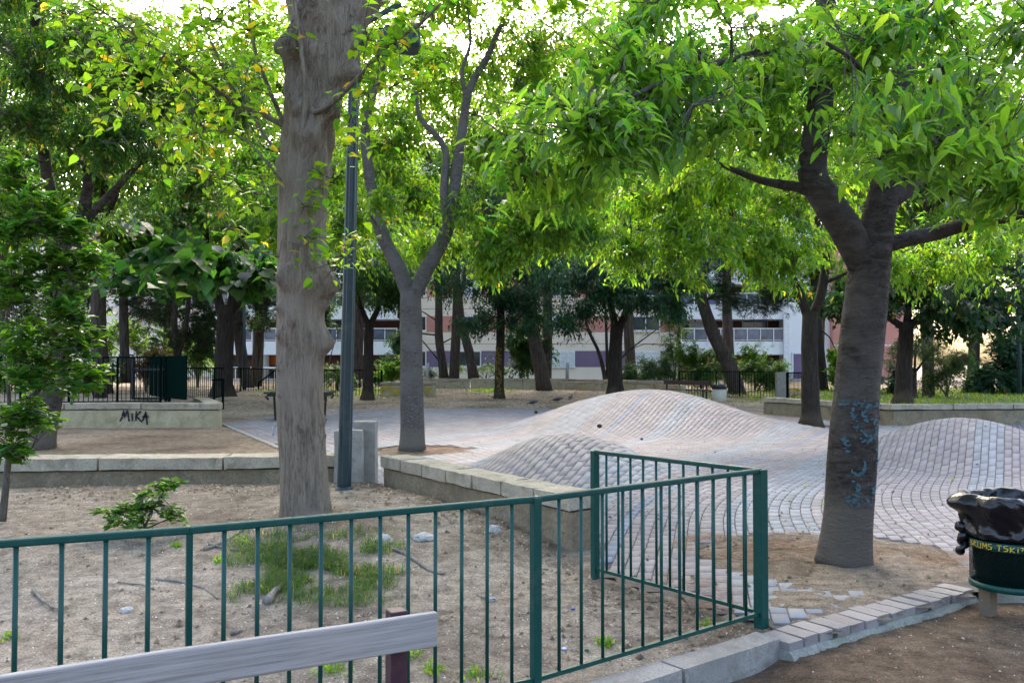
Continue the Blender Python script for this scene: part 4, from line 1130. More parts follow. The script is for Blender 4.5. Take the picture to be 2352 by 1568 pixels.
pine('dark leaning pine trunk behind the left fence', [(S((238, 905), (232, 840), (226, 770), (226, 690), (230, 600), (240, 480)), .30, .20)], [(240, 640, 31, 120, 50, 2, 120), (300, 540, 31, 130, 70, 2, 130)], 31, 21)
pine('slim reddish pine trunk behind the left gate', [(S((288, 880), (286, 800), (284, 720), (284, 640), (286, 520)), .20, .15)], [(330, 690, 36, 90, 50, 2, 140), (380, 640, 36, 90, 60, 2, 130)], 36, 22)
pine('twin-stemmed pine above the dark gate', [(S((408, 870), (405, 800), (400, 740), (405, 680), (420, 600)), .17, .11), (S((405, 830), (425, 760), (432, 700), (440, 620)), .13, .09)], [(400, 790, 40, 60, 50, 1.6, 150), (460, 770, 40, 70, 60, 1.8, 170), (420, 690, 40, 110, 60, 2, 190), (340, 760, 40, 60, 60, 2, 130)], 40, 23)
pine('leaning pine trunk beside the white column of the building', [(S((578, 912), (566, 870), (556, 820), (550, 770), (545, 700), (540, 600)), .32, .22)], [(620, 720, 44, 80, 50, 2, 190), (560, 680, 44, 90, 60, 2, 190), (690, 640, 44, 120, 60, 2.5, 190)], 44, 24)
# bare multi-stemmed tree and the evergreens along the back
tree('bare_tree', 'thin bare-branched stems leaning behind the curved wall',
     [(S((1392, 880), (1384, 840), (1372, 800), (1352, 760), (1344, 720), (1348, 670)), .12, .05), (S((1396, 880), (1395, 830), (1393, 780), (1391, 720), (1385, 660)), .11, .05), (S((1352, 760), (1320, 745), (1290, 755)), .03, .01), (S((1420, 830), (1450, 800), (1490, 770), (1530, 740)), .06, .02), (S((1440, 808), (1480, 790), (1540, 795)), .03, .01), (S((1345, 715), (1320, 690), (1300, 700)), .03, .01), (S((1393, 760), (1420, 720), (1440, 690)), .03, .01)],
     [(1380, 720, 46, 90, 60, 2, 26), (1480, 760, 45, 80, 40, 2, 30), (1330, 780, 46, 60, 40, 1.5, 14)], M['bark_dark'], dict(L=.1, W=.04, n=5, ln=.3, droop=.3, pal=BLUE, tpl=T_FAR, gap=.3), M['leaf_back'], 46, sides=8, step=.4, nsec=14, seed=25, twig=2.5)

def shrub(name, label, blobs, d, pal, seed, L=.1, W=.045, n=12, gap=.36, mat='leaf_back', tpl=T_FAR, ln=.35, stem=None, fq=1.0, droop=.3, nsec=6, own=0, key='leaf', cat='shrub', group=None, twig=1.0, up=.9):
    x, y = stem if stem else (blobs[0][0], blobs[0][1] + blobs[0][4])
    b0 = blobs[0]
    limbs = [(S((x, y, d), (lerp(x, b0[0], .4), lerp(y, b0[1], .4), d), (b0[0], b0[1], b0[2])), .03 + .0006 * d, .012)]
    for b in blobs[1:]:
        limbs.append((S((x, y, d), (lerp(x, b[0], .35), lerp(y, b[1], .5), d), (b[0], b[1], b[2])), .022 + .0004 * d, .008))
    return tree(name, label, limbs, blobs, M['bark_twig'], dict(L=L, W=W, n=n, ln=ln, droop=droop, pal=pal, tpl=tpl, gap=gap, fq=fq, fan=.9, jit=.02), M[mat], d, sides=8, step=.2, nsec=nsec, seed=seed, flare=.1, twig=twig, own_leaves=own, own_key=key, cat=cat, group=group)
shrub('evergreen_shrub', 'dark rounded evergreen between the slender trunk and the ribbed pine', [(1200, 830, 47, 70, 45, 1.6, 520), (1180, 780, 47, 50, 40, 1.4, 260), (1235, 790, 47, 50, 50, 1.3, 240)], 47, DARK, 30, L=.17, W=.08, stem=(1195, 875))
shrub('conifer', 'feathery blue-green conifer left of the forked tree', [(905, 840, 50, 50, 30, 1.2, 260), (912, 800, 50, 34, 26, .9, 170), (918, 770, 50, 20, 22, .6, 80)], 50, ((.02, .055, .035), (.04, .085, .05)), 31, L=.22, W=.05, stem=(910, 872), cat='tree')
shrub('leafy_shrub', 'light green leafy shrub behind the yellow graffiti block', [(890, 850, 43, 40, 26, 1, 150), (925, 835, 43, 30, 30, .8, 110), (870, 870, 43, 34, 20, .9, 100)], 43, LIME, 32, L=.16, W=.09, stem=(895, 885))
shrub('leafy_shrub', 'low pale shrub behind the curved wall beside the forked trunk', [(985, 855, 47, 24, 18, .8, 90)], 47, BLUE, 33, L=.14, W=.05, stem=(983, 874))
shrub('leafy_shrub', 'wispy pale shrub between the crooked pine and the yellow-daubed trunk', [(1120, 850, 48, 34, 18, .8, 80), (1150, 855, 48, 24, 14, .6, 50), (1050, 845, 48, 30, 18, .8, 36)], 48, ((.05, .10, .05), (.08, .14, .07)), 34, L=.13, W=.04, stem=(1115, 872))
shrub('hedge_shrub', 'blue-green bush behind the far bench', [(1480, 850, 43, 60, 34, 1.5, 560), (1440, 860, 43, 34, 26, 1, 200), (1530, 850, 43, 40, 30, 1.2, 260)], 43, ((.022, .06, .03), (.05, .10, .045)), 35, L=.13, W=.06, stem=(1485, 888))
shrub('hedge_shrub', 'bright green arching bush right of the far bench', [(1610, 850, 42, 60, 44, 1.5, 560), (1590, 810, 42, 40, 28, 1, 160), (1650, 820, 42.5, 36, 30, 1, 150)], 42, ((.035, .085, .02), (.07, .14, .03)), 36, L=.13, W=.06, stem=(1610, 895))
shrub('hedge_shrub', 'loose green bush behind the far railing right of the leaning pine', [(1730, 850, 42, 60, 46, 1.5, 460), (1765, 870, 42, 46, 34, 1.2, 260), (1735, 800, 42, 40, 22, 1, 70), (1790, 845, 42, 24, 24, .8, 70)], 42, ((.035, .085, .022), (.07, .14, .03)), 37, L=.13, W=.06, stem=(1735, 905))
shrub('hedge_shrub', 'pale climbing shrub against the pillar of the building', [(1555, 770, 44, 40, 50, 1, 200), (1530, 720, 44, 34, 34, .9, 120), (1545, 820, 44, 30, 26, .8, 90)], 44, ((.05, .10, .06), (.08, .14, .08)), 38, L=.13, W=.06, stem=(1550, 880))
shrub('garden_shrub', 'loose olive-green shrub beside the small round-headed tree', [(2175, 850, 31, 50, 44, 1.0, 360), (2200, 820, 31, 36, 34, .8, 170), (2140, 870, 31, 34, 30, .8, 130)], 31, ((.030, .065, .022), (.060, .105, .03)), 39, L=.10, W=.04, stem=(2175, 912))
shrub('laurel_hedge', 'tall glossy laurel bush at the far right behind the garden wall', [(2290, 860, 35, 70, 44, 1.5, 420), (2330, 800, 35, 60, 44, 1.5, 330), (2250, 880, 35, 44, 34, 1.2, 200), (2380, 860, 35, 60, 60, 1.5, 260)], 35, BLUE, 40, L=.22, W=.10, stem=(2290, 920), mat='leaf_gloss')
shrub('laurel_hedge', 'glossy blue-green bush showing left of the dark spreading tree', [(2040, 870, 34, 40, 36, 1.2, 230), (2060, 900, 34, 50, 22, 1.0, 170)], 34, BLUE, 41, L=.18, W=.08, stem=(2045, 918), mat='leaf_gloss')
shrub('leafy_shrub', 'green shrub behind the railing left of the lamp post', [(770, 860, 42, 40, 30, 1.2, 170), (800, 880, 42, 30, 22, 1, 100)], 42, ((.035, .085, .022), (.07, .13, .03)), 42, L=.16, W=.08, stem=(775, 900))
shrub('leafy_shrub', 'green undergrowth behind the left fence below the leaning pine', [(150, 860, 33, 80, 40, 1.5, 330), (210, 850, 34, 60, 50, 1.5, 230), (60, 850, 33, 80, 60, 1.5, 260)], 33, MIDG, 43, L=.2, W=.11, stem=(150, 900))
shrub('russet_shrub', 'russet-leaved shrub seen through the dark gate', [(330, 850, 33, 44, 40, 1, 230), (350, 810, 33, 34, 30, 1, 110)], 33, ((.06, .035, .02), (.10, .06, .03)), 44, L=.14, W=.07, stem=(335, 900))
shrub('leafy_shrub', 'yellow-green shrub beyond the slim reddish pine trunk', [(310, 770, 46, 90, 50, 2, 260), (230, 770, 46, 70, 60, 2, 200), (440, 820, 46, 70, 50, 2, 200)], 46, LIME, 45, L=.22, W=.12, stem=(320, 870))

shrub('holm_oak', 'dense dark evergreen tree behind the terrace at far left', [(90, 700, 38, 130, 80, 2, 420), (-20, 640, 38, 110, 90, 2, 260), (180, 640, 39, 120, 70, 2, 300)], 38, DARK, 46, L=.22, W=.11, stem=(80, 885), cat='tree')
shrub('holm_oak', 'dense dark evergreen tree between the dark gate and the double-stemmed tree', [(440, 690, 42, 100, 60, 2, 330), (380, 620, 42, 130, 60, 2, 300), (470, 790, 42, 50, 60, 1.4, 260)], 42, DARK, 47, L=.22, W=.11, stem=(455, 890), cat='tree')
shrub('holm_oak', 'dark evergreen behind the green railing between burled trunk and lamp post', [(740, 720, 52, 70, 50, 2, 300), (700, 650, 52, 90, 50, 2, 260), (820, 680, 52, 60, 40, 1.6, 180)], 52, DARK, 49, L=.22, W=.10, stem=(745, 880), cat='tree')
shrub('holm_oak', 'dark evergreen hanging over the balconies left of the burled trunk', [(620, 640, 45, 110, 60, 2, 330), (580, 720, 45, 60, 40, 1.5, 160)], 45, DARK, 48, L=.22, W=.10, stem=(590, 900), cat='tree')
# near glossy shrub on the left edge, and the little shrub behind the railing
SH = 8.35
near_sh = [(90, 480, 8.2, 60, 60, .3, 26), (50, 420, 8.3, 50, 60, .3, 22), (30, 520, 8.1, 60, 60, .3, 30), (170, 520, 8.2, 40, 40, .22, 15), (110, 620, 8.1, 90, 50, .35, 34), (210, 590, 8.2, 46, 30, .2, 14), (40, 660, 8.0, 60, 60, .35, 30), (150, 700, 8.1, 70, 60, .3, 26), (60, 780, 8.1, 80, 50, .3, 28),
           (180, 780, 8.2, 50, 40, .25, 18), (60, 870, 8.1, 80, 50, .3, 26), (190, 860, 8.2, 50, 50, .25, 16), (60, 960, 8.1, 90, 40, .3, 30), (50, 1030, 8.1, 60, 34, .25, 16)]
tree('glossy_shrub', 'tall glossy-leaved shrub at the left edge of the photo',
     [(S((5, 1196), (14, 1110), (24, 1020), (40, 940), (100, 880), (120, 780), (130, 660), (140, 560)), .034, .012), (S((24, 1020), (20, 900), (10, 780), (30, 640), (50, 500), (60, 420)), .022, .008), (S((60, 920), (30, 820), (20, 700), (35, 600)), .016, .008), (S((110, 860), (160, 800), (190, 720), (210, 600)), .014, .006), (S((30, 990), (70, 1000), (90, 1010)), .014, .006)],
     [b[:6] + (int(b[6] * 1.5),) for b in near_sh], M['bark_twig'], dict(L=.125, W=.064, n=13, ln=.11, droop=-.1, pal=GLOSS, yellow=0, tpl=T_OBOV, gap=.3, jit=.012, fan=1.0, fq=1.4), M['leaf_gloss'], SH, sides=10, step=.08, nsec=3, flare=.2, seed=50, own_leaves=290, own_key='leaf_glossy', cat='shrub', secr=.4)
tree('small_shrub', 'small glossy seedling shrub just behind the green railing',
     [(S((330, 1222, 7.9), (345, 1180, 7.9), (375, 1130, 7.9), (388, 1105, 7.9)), .012, .005), (S((330, 1222, 7.9), (290, 1185, 7.9), (250, 1175, 7.9)), .009, .004), (S((332, 1215, 7.9), (400, 1185, 7.9), (430, 1170, 7.9)), .009, .004), (S((332, 1215, 7.9), (325, 1160, 7.9), (330, 1140, 7.9)), .009, .004)],
     [(385, 1115, 7.9, 26, 22, .1, 9), (355, 1150, 7.9, 34, 26, .12, 9), (315, 1155, 7.9, 40, 24, .12, 9), (265, 1180, 7.9, 44, 22, .12, 10), (410, 1175, 7.9, 30, 20, .1, 8), (310, 1195, 7.8, 70, 18, .15, 10)],
     M['bark_twig'], dict(L=.105, W=.056, n=11, ln=.08, droop=-.15, pal=GLOSS, tpl=T_OBOV, gap=.1, jit=.008, fan=1.0), M['leaf_gloss'], 7.9, sides=6, step=.05, nsec=2, flare=0, seed=51, own_leaves=290, own_key='leaf_glossy', cat='shrub', secr=.25)

# ------------------------------------------------------------------ tall trees filling the background
rngb = np.random.default_rng(5)
def bg_crown(kind, pal, L, n, H):
    """crown mesh around the origin, base at z=0; H total height"""
    pts = []
    for k in range(9):
        a = k * 2.4; r = 1.2 + 1.9 * rngb.random(); z = H * (.40 + .55 * k / 9)
        b = ((math.cos(a) * r, math.sin(a) * r, z), (2.3 + rngb.random(), 2.3 + rngb.random(), 1.5 + .9 * rngb.random()))
        pts.append(blob_points(b, n // 9, .42, rngb, .5))
    C = np.vstack(pts); T = unit(C - np.array([0, 0, H * .5])); T[:, 2] -= .2; T = unit(T)
    P, D, N, Ls, Ws = sprays(C, T, 12, .7, L, L * .42, .7, rngb)
    P = P + rngb.normal(size=P.shape) * .06
    return raw_mesh('crown', *leaf_geo(P, D, N, Ls, Ws, leaf_cols(len(P), pal, .01, rngb), T_FAR)[:2], M['leaf_back'], True, np.repeat(leaf_cols(len(P), pal, .01, rngb), 4, 0))
def bg_trunk(H):
    V, F = tube_np(catmull([(0, 0, -.3), (.15, 0, H * .25), (-.1, .1, H * .5), (.1, 0, H * .85)], 1.0), np.linspace(.22, .05, len(catmull([(0, 0, -.3), (.15, 0, H * .25), (-.1, .1, H * .5), (.1, 0, H * .85)], 1.0))), 9)
    k = MB(); k.add(V, F)
    for i in range(9):
        a = i * 2.4; z = H * (.34 + .05 * i)
        k.tube(catmull([(0, 0, z), (math.cos(a) * 1.2, math.sin(a) * 1.2, z + 1.0), (math.cos(a) * 2.6, math.sin(a) * 2.6, z + 2.2)], .8), np.linspace(.12, .03, len(catmull([(0, 0, z), (math.cos(a) * 1.2, math.sin(a) * 1.2, z + 1.0), (math.cos(a) * 2.6, math.sin(a) * 2.6, z + 2.2)], .8))), 6)
    return raw_mesh('trunk', k.v, k.f, M['bark_pine'], True)
crowns = [bg_crown(0, LIME, .24, 1700, 15), bg_crown(1, MIDG, .24, 1700, 15), bg_crown(2, ((.03, .08, .02), (.075, .135, .02)), .24, 1700, 15), bg_crown(3, BLUE, .24, 1700, 15)]
trk = bg_trunk(15)
BG = [(-24.5, 46, 1, 1.5, 'tall mid green tree rising behind the leaning tree at far left'), (-19, 48, 0, 1.55, 'tall yellow-green tree rising above the dark gate'), (-13.8, 47, 2, 1.5, 'tall fresh green tree rising above the left balconies'),
      (-8.6, 48, 0, 1.5, 'tall yellow-green tree showing just right of the lamp post'), (-3.2, 47.5, 1, 1.4, 'tall mid green tree behind the right limb of the forked tree'), (1.8, 46.5, 0, 1.4, 'tall yellow-green tree rising over the ribbed pine'),
      (6.6, 48, 3, 1.5, 'tall dark blue-green tree rising over the tallest hump'), (11.8, 47, 3, 1.5, 'tall dark blue-green tree rising over the strongly leaning pine'), (16.8, 48, 3, 1.5, 'tall dark blue-green tree behind the left limb of the leaning tree'),
      (22, 46, 2, 1.3, 'tall fresh green tree behind the dark spreading garden tree'), (27.5, 47, 0, 1.3, 'tall yellow-green tree at the right edge of the photo'), (-20, 34, 2, 1.1, 'tall fresh green tree at the left edge of the photo'),
      (19.0, 36, 0, 1.15, 'yellow-green tree above the glossy laurel at far right'), (-7.3, 30.5, 0, 1.0, 'yellow-green tree hidden mostly behind the burled trunk'), (-13.2, 28, 2, .95, 'fresh green tree above the MIKA wall'), (14.8, 31, 2, 1.0, 'fresh green tree above the small round-headed tree')]
for x, y, k, s, lab in BG:
    t = thing('background_tree', lab, 'tree', (x, y, ground_z(x, y)), 'tall trees in front of the building')
    rz = rngb.random() * 6.28
    for nm, me in (('trunk', trk), ('crown', crowns[k])):
        o = put(nm, me, t, (0, 0, 0), (0, 0, rz), (s, s, s))
        if nm == 'crown': o['kind'] = 'stuff'
# ------------------------------------------------------------------ apartment building behind the trees
M['cream'] = speckle_mat('cream_wall', (.74, .63, .52), (.79, .68, .57), (.70, .59, .49), .4, 30, .9, .2, .005)
M['purple'] = speckle_mat('purple_panel', (.17, .12, .20), (.20, .145, .23), (.16, .11, .19), .5, 30, .85, .2, .004)
M['pink'] = speckle_mat('pink_panel', (.47, .21, .17), (.53, .25, .20), (.45, .20, .16), .5, 30, .85, .2, .004)
M['white'] = speckle_mat('white_wall', (.76, .77, .79), (.82, .83, .85), (.72, .73, .75), .5, 30, .85, .2, .004)
M['white_frame'] = flat_mat('white_frame', (.72, .72, .74), .5)
M['shutter'] = flat_mat('shutter_slats', (.70, .72, .75), .5)
M['brown'] = flat_mat('brown_recess', (.13, .065, .045), .8)
M['orange'] = flat_mat('orange_blind', (.62, .17, .02), .7)
M['curtain'] = flat_mat('blue_curtain', (.18, .24, .34), .8)
def glass_mat(name, c, rough=.06):
    m, nt, b = new_mat(name)
    b.inputs['Base Color'].default_value = (*c, 1); b.inputs['Roughness'].default_value = rough; b.inputs['Specular IOR Level'].default_value = .9
    n = noise_node(nt, 1.2, 3, .5, geo_vec(nt)); r = ramp(nt, [(.3, tuple(q * .6 for q in c)), (.7, tuple(q * 1.5 for q in c))]); nt.links.new(n.outputs[0], r.inputs[0]); nt.links.new(r.outputs[0], b.inputs['Base Color'])
    return m
M['glass'] = glass_mat('window_glass', (.035, .045, .05))
M['panel_glass'] = glass_mat('smoked_glass', (.10, .11, .16), .12)
BY = 70.0
def zb(y): return CAM_H + (835 - y) * BY / FPX
def xb(x): return (x - 1176) * BY / FPX
bld = thing('apartment_building', 'long apartment block with cream, pink and purple bands behind the trees', 'building', (0, BY, .2))
def wbox(name, x0, x1, z0, z1, y0, y1, mat, parent=None):
    return MB().box(((x0 + x1) / 2, (y0 + y1) / 2, (z0 + z1) / 2), (x1 - x0, y1 - y0, z1 - z0)).obj(name, mat, parent or bld)
FLH = 2.80
def window(x0, x1, z0, z1, y, shut=False, parent=None):
    w = wbox('window', x0, x1, z0, z1, y - .02, y + .10, M['white_frame'], parent)
    mid_ = (x0 + x1) / 2
    for a, b2 in ((x0 + .07, mid_ - .04), (mid_ + .04, x1 - .07)):
        wbox('pane', a, b2, z0 + .08, z1 - .07, y - .030, y - .0225, M['glass'], w)
    if shut:
        mb = MB()
        for k in range(11): mb.box(((x0 + x1) / 2, y - .05, z0 + .08 + (z1 - z0 - .14) * (k + .5) / 11), (x1 - x0 - .12, .03, (z1 - z0 - .14) / 11 * .86))
        mb.obj('shutter', M['shutter'], w)
    wbox('sill', x0 - .05, x1 + .05, z0 - .08, z0, y - .10, y + .1, M['white_frame'], w)
    return w
NF = 6
XL, XR = xb(918), xb(1556)
wall_top = 1.4 + NF * FLH + .4
wbox('wall', XL, XR, -.3, wall_top, BY, BY + 9, M['cream'])
wins = [(-8.8, -6.9), (-4.75, -2.5), (2.75, 5.05), (9.6, 11.9)]
for f in range(NF):
    z0 = 1.38 + f * FLH; z1 = z0 + 1.30
    xs = XL + .02
    for k, (a, b2) in enumerate(wins + [(XR - .02, XR)]):
        wbox('band_panel', xs, a - .03, z0, z1, BY - .012, BY - .002, M['purple'] if f == 0 else M['pink'])
        if k < len(wins): window(a, b2, z0 + (.02 if f == 0 else .1), z1, BY - .03, (f == 0 and k == 2) or (f + k) % 4 == 3)
        xs = b2 + .03
    wbox('groove', XL, XR, z1 + .55, z1 + .58, BY - .008, BY - .003, M['brown'])
wbox('parapet', XL - .1, XR + .1, wall_top, wall_top + .5, BY - .1, BY + 9.1, M['white'])
def balcony_bay(x0, x1, step, front, col_x=(), items=False):
    back = BY + 1.2
    wbox('recess_wall', x0, x1, -.3, wall_top, back, back + 6, M['brown'])
    for f in range(NF):
        zs = 2.72 + f * FLH - .35
        wbox('balcony_slab', x0, x1, zs, zs + 1.05, front, front + .14, M['white'])
        wbox('balcony_floor', x0, x1, zs - .02, zs + .12, front + .14, back, M['white'])
        n = max(2, int((x1 - x0) / step))
        rail = wbox('railing', x0, x1, zs + 2.02, zs + 2.10, front - .03, front + .06, M['white_frame'])
        wbox('lower_rail', x0, x1, zs + 1.12, zs + 1.17, front - .02, front + .05, M['white_frame'], rail)
        for k in range(n + 1):
            xx = x0 + (x1 - x0) * k / n
            wbox('baluster', xx - .035, xx + .035, zs + .55, zs + 2.015, front - .075, front - .035, M['white_frame'], rail)
            if k < n and f < 3: wbox('pane', xx + .06, x0 + (x1 - x0) * (k + 1) / n - .06, zs + 1.18, zs + 2.0, front - .005, front + .02, M['panel_glass'], rail)
        for k in range(2):
            a = x0 + (x1 - x0) * (.12 + .46 * k); window(a, a + 2.1, zs + 1.25, zs + 2.7 + .3, back - .06, (k + f) % 2 == 0)
    a = x0 + 1
    wbox('door', a, a + 1.0, -.2, 2.0, back - .08, back - .01, M['glass']); wbox('door', x1 - 1.9, x1 - .8, -.2, 2.0, back - .08, back - .01, M['glass'])
    for cx in col_x:
        MB().lathe([(.55, -.4), (.55, wall_top)], (cx, front + .75, 0), 18, True).obj('column', M['white'], bld, True)
balcony_bay(xb(480), XL - .06, .95, BY - 1.2, (xb(606),))
balcony_bay(xb(1558), xb(1826), .95, BY - 1.2)
wbox('corner_pier', xb(1788), xb(1800), -.3, wall_top, BY - 1.5, BY - 1.22, M['white_frame'])
wbox('pier', xb(1800), xb(1893), -.3, wall_top, BY - 1.3, BY + 5, M['white'])
w = wbox('window', xb(1806), xb(1860), 0.35, 2.55, BY - 1.36, BY - 1.30, M['white_frame']); wbox('pane', xb(1810), xb(1856), .48, 2.42, BY - 1.375, BY - 1.362, M['purple'], w)
wbox('end_wall', xb(1893), xb(2060), -.3, wall_top, BY - 2.0, BY + 5, M['pink'])
wbox('joint_strip', xb(1893), xb(2060), 3.05, 3.13, BY - 2.012, BY - 2.004, M['white_frame']); wbox('joint_strip', xb(1893), xb(2060), 5.85, 5.93, BY - 2.012, BY - 2.004, M['white_frame'])
wbox('orange_blind', xb(676 - 10), xb(690 - 4), zb(905 - 65), zb(790), BY - .9, BY - .85, M['orange'])
ob = wbox('orange_blind', xb(620), xb(633), zb(838), zb(788), BY + .1, BY + .16, M['orange'])
wbox('curtain', xb(607), xb(617), zb(850), zb(790), BY + .2, BY + .3, M['curtain'])
rail = wbox('ground_railing', xb(530), xb(760), zb(846), zb(842), BY - 1.9, BY - 1.84, M['white_frame'])
for k in range(9):
    xx = lerp(xb(530), xb(760), k / 8); wbox('baluster', xx - .04, xx + .04, zb(868), zb(842), BY - 1.96, BY - 1.91, M['white_frame'], rail)
wbox('ground_parapet', xb(500), xb(775), -.2, zb(868), BY - 1.95, BY - 1.8, M['white'])
# a second, paler block glimpsed through the trees on the left
b2o = thing('apartment_building', 'pale apartment block glimpsed through the trees at far left', 'building', (-36, 82, 0))
bld_save = bld; bld = b2o
wbox('wall', -62, -22.8, -.3, 17, 80, 90, M['cream'])
for f in range(6):
    for k in range(11):
        x = -60 + k * 3.4
        if f < 5: window(x, x + 1.5, 1.2 + f * 2.8, 2.6 + f * 2.8, 79.97, (k + f) % 3 == 0)
bld = bld_save

# ------------------------------------------------------------------ railings
BARM = {}
def bar_mesh(h, r, mat, n=6):
    key = (round(h, 3), r, mat.name)
    if key not in BARM:
        k = MB(); k.tube([(0, 0, 0), (0, 0, h)], r, n); BARM[key] = raw_mesh('bar', k.v, k.f, mat, True)
    return BARM[key]
def railing(name, label, posts, zt, zb_, nbar, mat, post=.05, bar=.009, rail=.04, post_over=0.0, cat='fence', curved=False, fill=None, post_down=.15, group=None):
    """posts: (x, y[, base z]); every post, rail and bar is a part"""
    P = [Vector((p[0], p[1], p[2] if len(p) > 2 else 0)) for p in posts]
    t = thing(name, label, cat, tuple(P[0] + Vector((0, 0, zb_ - post_down))), group)
    for pi_, p in enumerate(P):
        if name == 'front_railing': post = (.05, .025, .046, .068, .052)[pi_]
        MB().box((p.x, p.y, p.z + (zt + zb_ - post_down + post_over) / 2), (post, post, zt - zb_ + post_down + post_over - .002), .6).obj('post', mat, t, bevel=.004)
    for a, b2 in zip(P[:-1], P[1:]):
        d = (b2 - a); L = Vector((d.x, d.y, 0)).length
        MB().beam(a + Vector((0, 0, zt)), b2 + Vector((0, 0, zt)), rail * 1.15, rail).obj('top_rail', mat, t, bevel=.008 if rail > .03 else 0)
        MB().beam(a + Vector((0, 0, zb_)), b2 + Vector((0, 0, zb_)), rail * .8, rail * .7).obj('bottom_rail', mat, t)
        me = bar_mesh(zt - zb_ - .01, bar, mat)
        for k in range(1, nbar + 1):
            c = a + d * (k / (nbar + 1))
            put('bar', me, t, Vector((c.x, c.y, c.z + zb_ + .005)) - WL[t])
    return t
railing('front_railing', 'bright green metal railing that turns a corner in the foreground',
        [(-3.05, 2.86, .0), (-1.33, 3.61, .0), (.12, 4.43, .0), (1.59, 5.6, .0), (.645, 6.8, .0)], .965, .062, 11, M['green'], .056, .0102, .033, .01, post_down=.13)
railing('terrace_fence', 'dark green fence along the terrace above the MIKA wall',
        [(at(-60, 0, 23.6).x, 23.6, .55), (at(60, 0, 24).x, 24, .55), (at(170, 0, 24.4).x, 24.4, .55), (at(280, 0, 24.8).x, 24.8, .55), (at(378, 0, 25).x, 25, .55)], 1.28, .03, 9, M['dark_green'], .06, .010, .045)
railing('ramp_fence', 'lower dark green fence between the gate and the double-stemmed tree', [(at(436, 0, 29).x, 29, .45), (at(500, 0, 29.4).x, 29.4, .45), (at(560, 0, 38).x, 38, .4), (at(640, 0, 39).x, 39, .35)], 1.05, .05, 13, M['dark_green'], .06, .011, .045)
railing('ramp_handrail', 'sloping dark green ramp railing left of the burled trunk', [(at(600, 0, 41).x, 41, -.3), (at(655, 0, 40).x, 40, .55)], 1.05, -.5, 16, M['dark_green'], .06, .010, .05)
railing('garden_railing', 'green railing between lamp post and dark twin-limbed tree', [(at(745, 0, 37).x, 37, .22), (at(800, 0, 37.5).x, 37.5, .22), (at(880, 0, 38).x, 38, .22)], 1.15, .03, 10, M['dark_green'], .06, .011, .045)
railing('far_railing', 'thin green railing behind the far bench and bin', [(at(1556, 0, 37.5).x, 37.5, .18), (at(1624, 0, 37).x, 37, .18), (at(1737, 0, 36), 36, .18)] if False else [(at(1556, 0, 37.5).x, 37.5, .18), (at(1640, 0, 37).x, 37, .18), (at(1693, 0, 36.4).x, 36.4, .18), (at(1775, 0, 36).x, 36, .18)], 1.14, .08, 11, M['dark_green'], .05, .010, .035)
pil = MB().box((at(1786, 0, 35.8).x, 35.8, .72), (.36, .3, 1.16)).obj('gate_pillar', M['concrete'], bevel=.01); tag(pil, 'square grey pillar at the end of the far railing', 'pillar')
railing('garden_gate', 'green barred gate beside the square grey pillar', [(at(1800, 0, 35.8).x, 35.8, .18), (at(1842, 0, 35.5).x, 35.5, .18)], 1.10, .06, 13, M['dark_green'], .12, .012, .05, cat='gate')
# metal gates on the left
gt = thing('sheet_gate', 'dark green solid sheet gate swung open on the terrace', 'gate', tuple(at(383, 918, 25)))
for (a, b2, nm) in ((at(384, 918, 24.9), at(428, 921, 23.6), 'gate_leaf'), (at(380, 915, 25.0), at(345, 905, 27.2), 'gate_leaf')):
    a.z = b2.z = .62; u = Vector((0, 0, 1.25))
    MB().beam(a + u * .52, b2 + u * .52, .03, 1.2).obj(nm, M['dark_green'], gt)
for x in (381, 389): MB().tube([at(x, 922, 24.95), at(x, 818, 24.95)], .045, 8).obj('gate_post', M['dark_green'], gt)
bg = thing('barred_gate', 'black barred gate frame left of the sheet gate', 'gate', tuple(at(305, 916, 25.2)))
for (x0, y0, x1, y1) in ((305, 848, 390, 848), (305, 915, 390, 915), (305, 822, 305, 916)):
    MB().beam(at(x0, y0, 25.2), at(x1, y1, 25.2), .07, .09, (0, 1, 0)).obj('gate_frame', M['black_metal'], bg)
for k in range(7):
    x = 313 + k * 10; MB().tube([at(x, 915, 25.2), at(x, 838, 25.2)], .011, 6).obj('bar', M['black_metal'], bg)
ht = thing('handrail', 'slim green handrail post at the end of the MIKA wall', 'handrail', tuple(at(512, 945, 29)))
MB().tube([at(512, 946, 29), at(512, 872, 29)], .04, 8).obj('post', M['dark_green'], ht); MB().tube([at(514, 872, 29), at(488, 872, 30)], .035, 8).obj('rail', M['dark_green'], ht)
# grey posts behind the curved wall
for x, d in ((982, 46.3), (1303, 45.0)):
    MB_ = MB().tube([at(x, 872, d), at(x, 833, d)], .09, 8); tag(MB_.obj('wire_post', M['grey_metal'], smooth_=True), 'thin grey post behind the curved wall, %s' % ('left of the straight pine' if x < 1000 else 'in front of the white shutter'), 'post')

# ------------------------------------------------------------------ lamp posts
lp = thing('lamp_post', 'tall blue-green fluted lamp post beside the burled tree', 'lamp post', tuple(gp(790, 1126, .17)))
b0 = WL[lp]
def flute(ang, P, i): return 1 + .10 * np.cos(ang * 8)
n = 40
ptsl = [b0 + Vector((.0195 * k / n * 5.6, 0, 5.6 * k / n - .05)) for k in range(n + 1)]
V, F = tube_np(ptsl, np.linspace(.076, .058, n + 1), 48, True, flute); build('column', V, F, M['lamp'], lp, True)
MB().lathe([(.11, 0), (.11, .02), (.08, .05)], tuple(b0), 24).obj('base_plate', M['lamp'], lp, True)
MB().box((b0.x - .028, b0.y - .066, b0.z + .62), (.004, .004, .30)).obj('access_hatch', M['lamp'], lp)
tp = ptsl[-1]
MB().beam(tp + Vector((0, 0, -.1)), tp + Vector((.55, -.1, .15)), .05, .05).obj('arm', M['lamp'], lp)
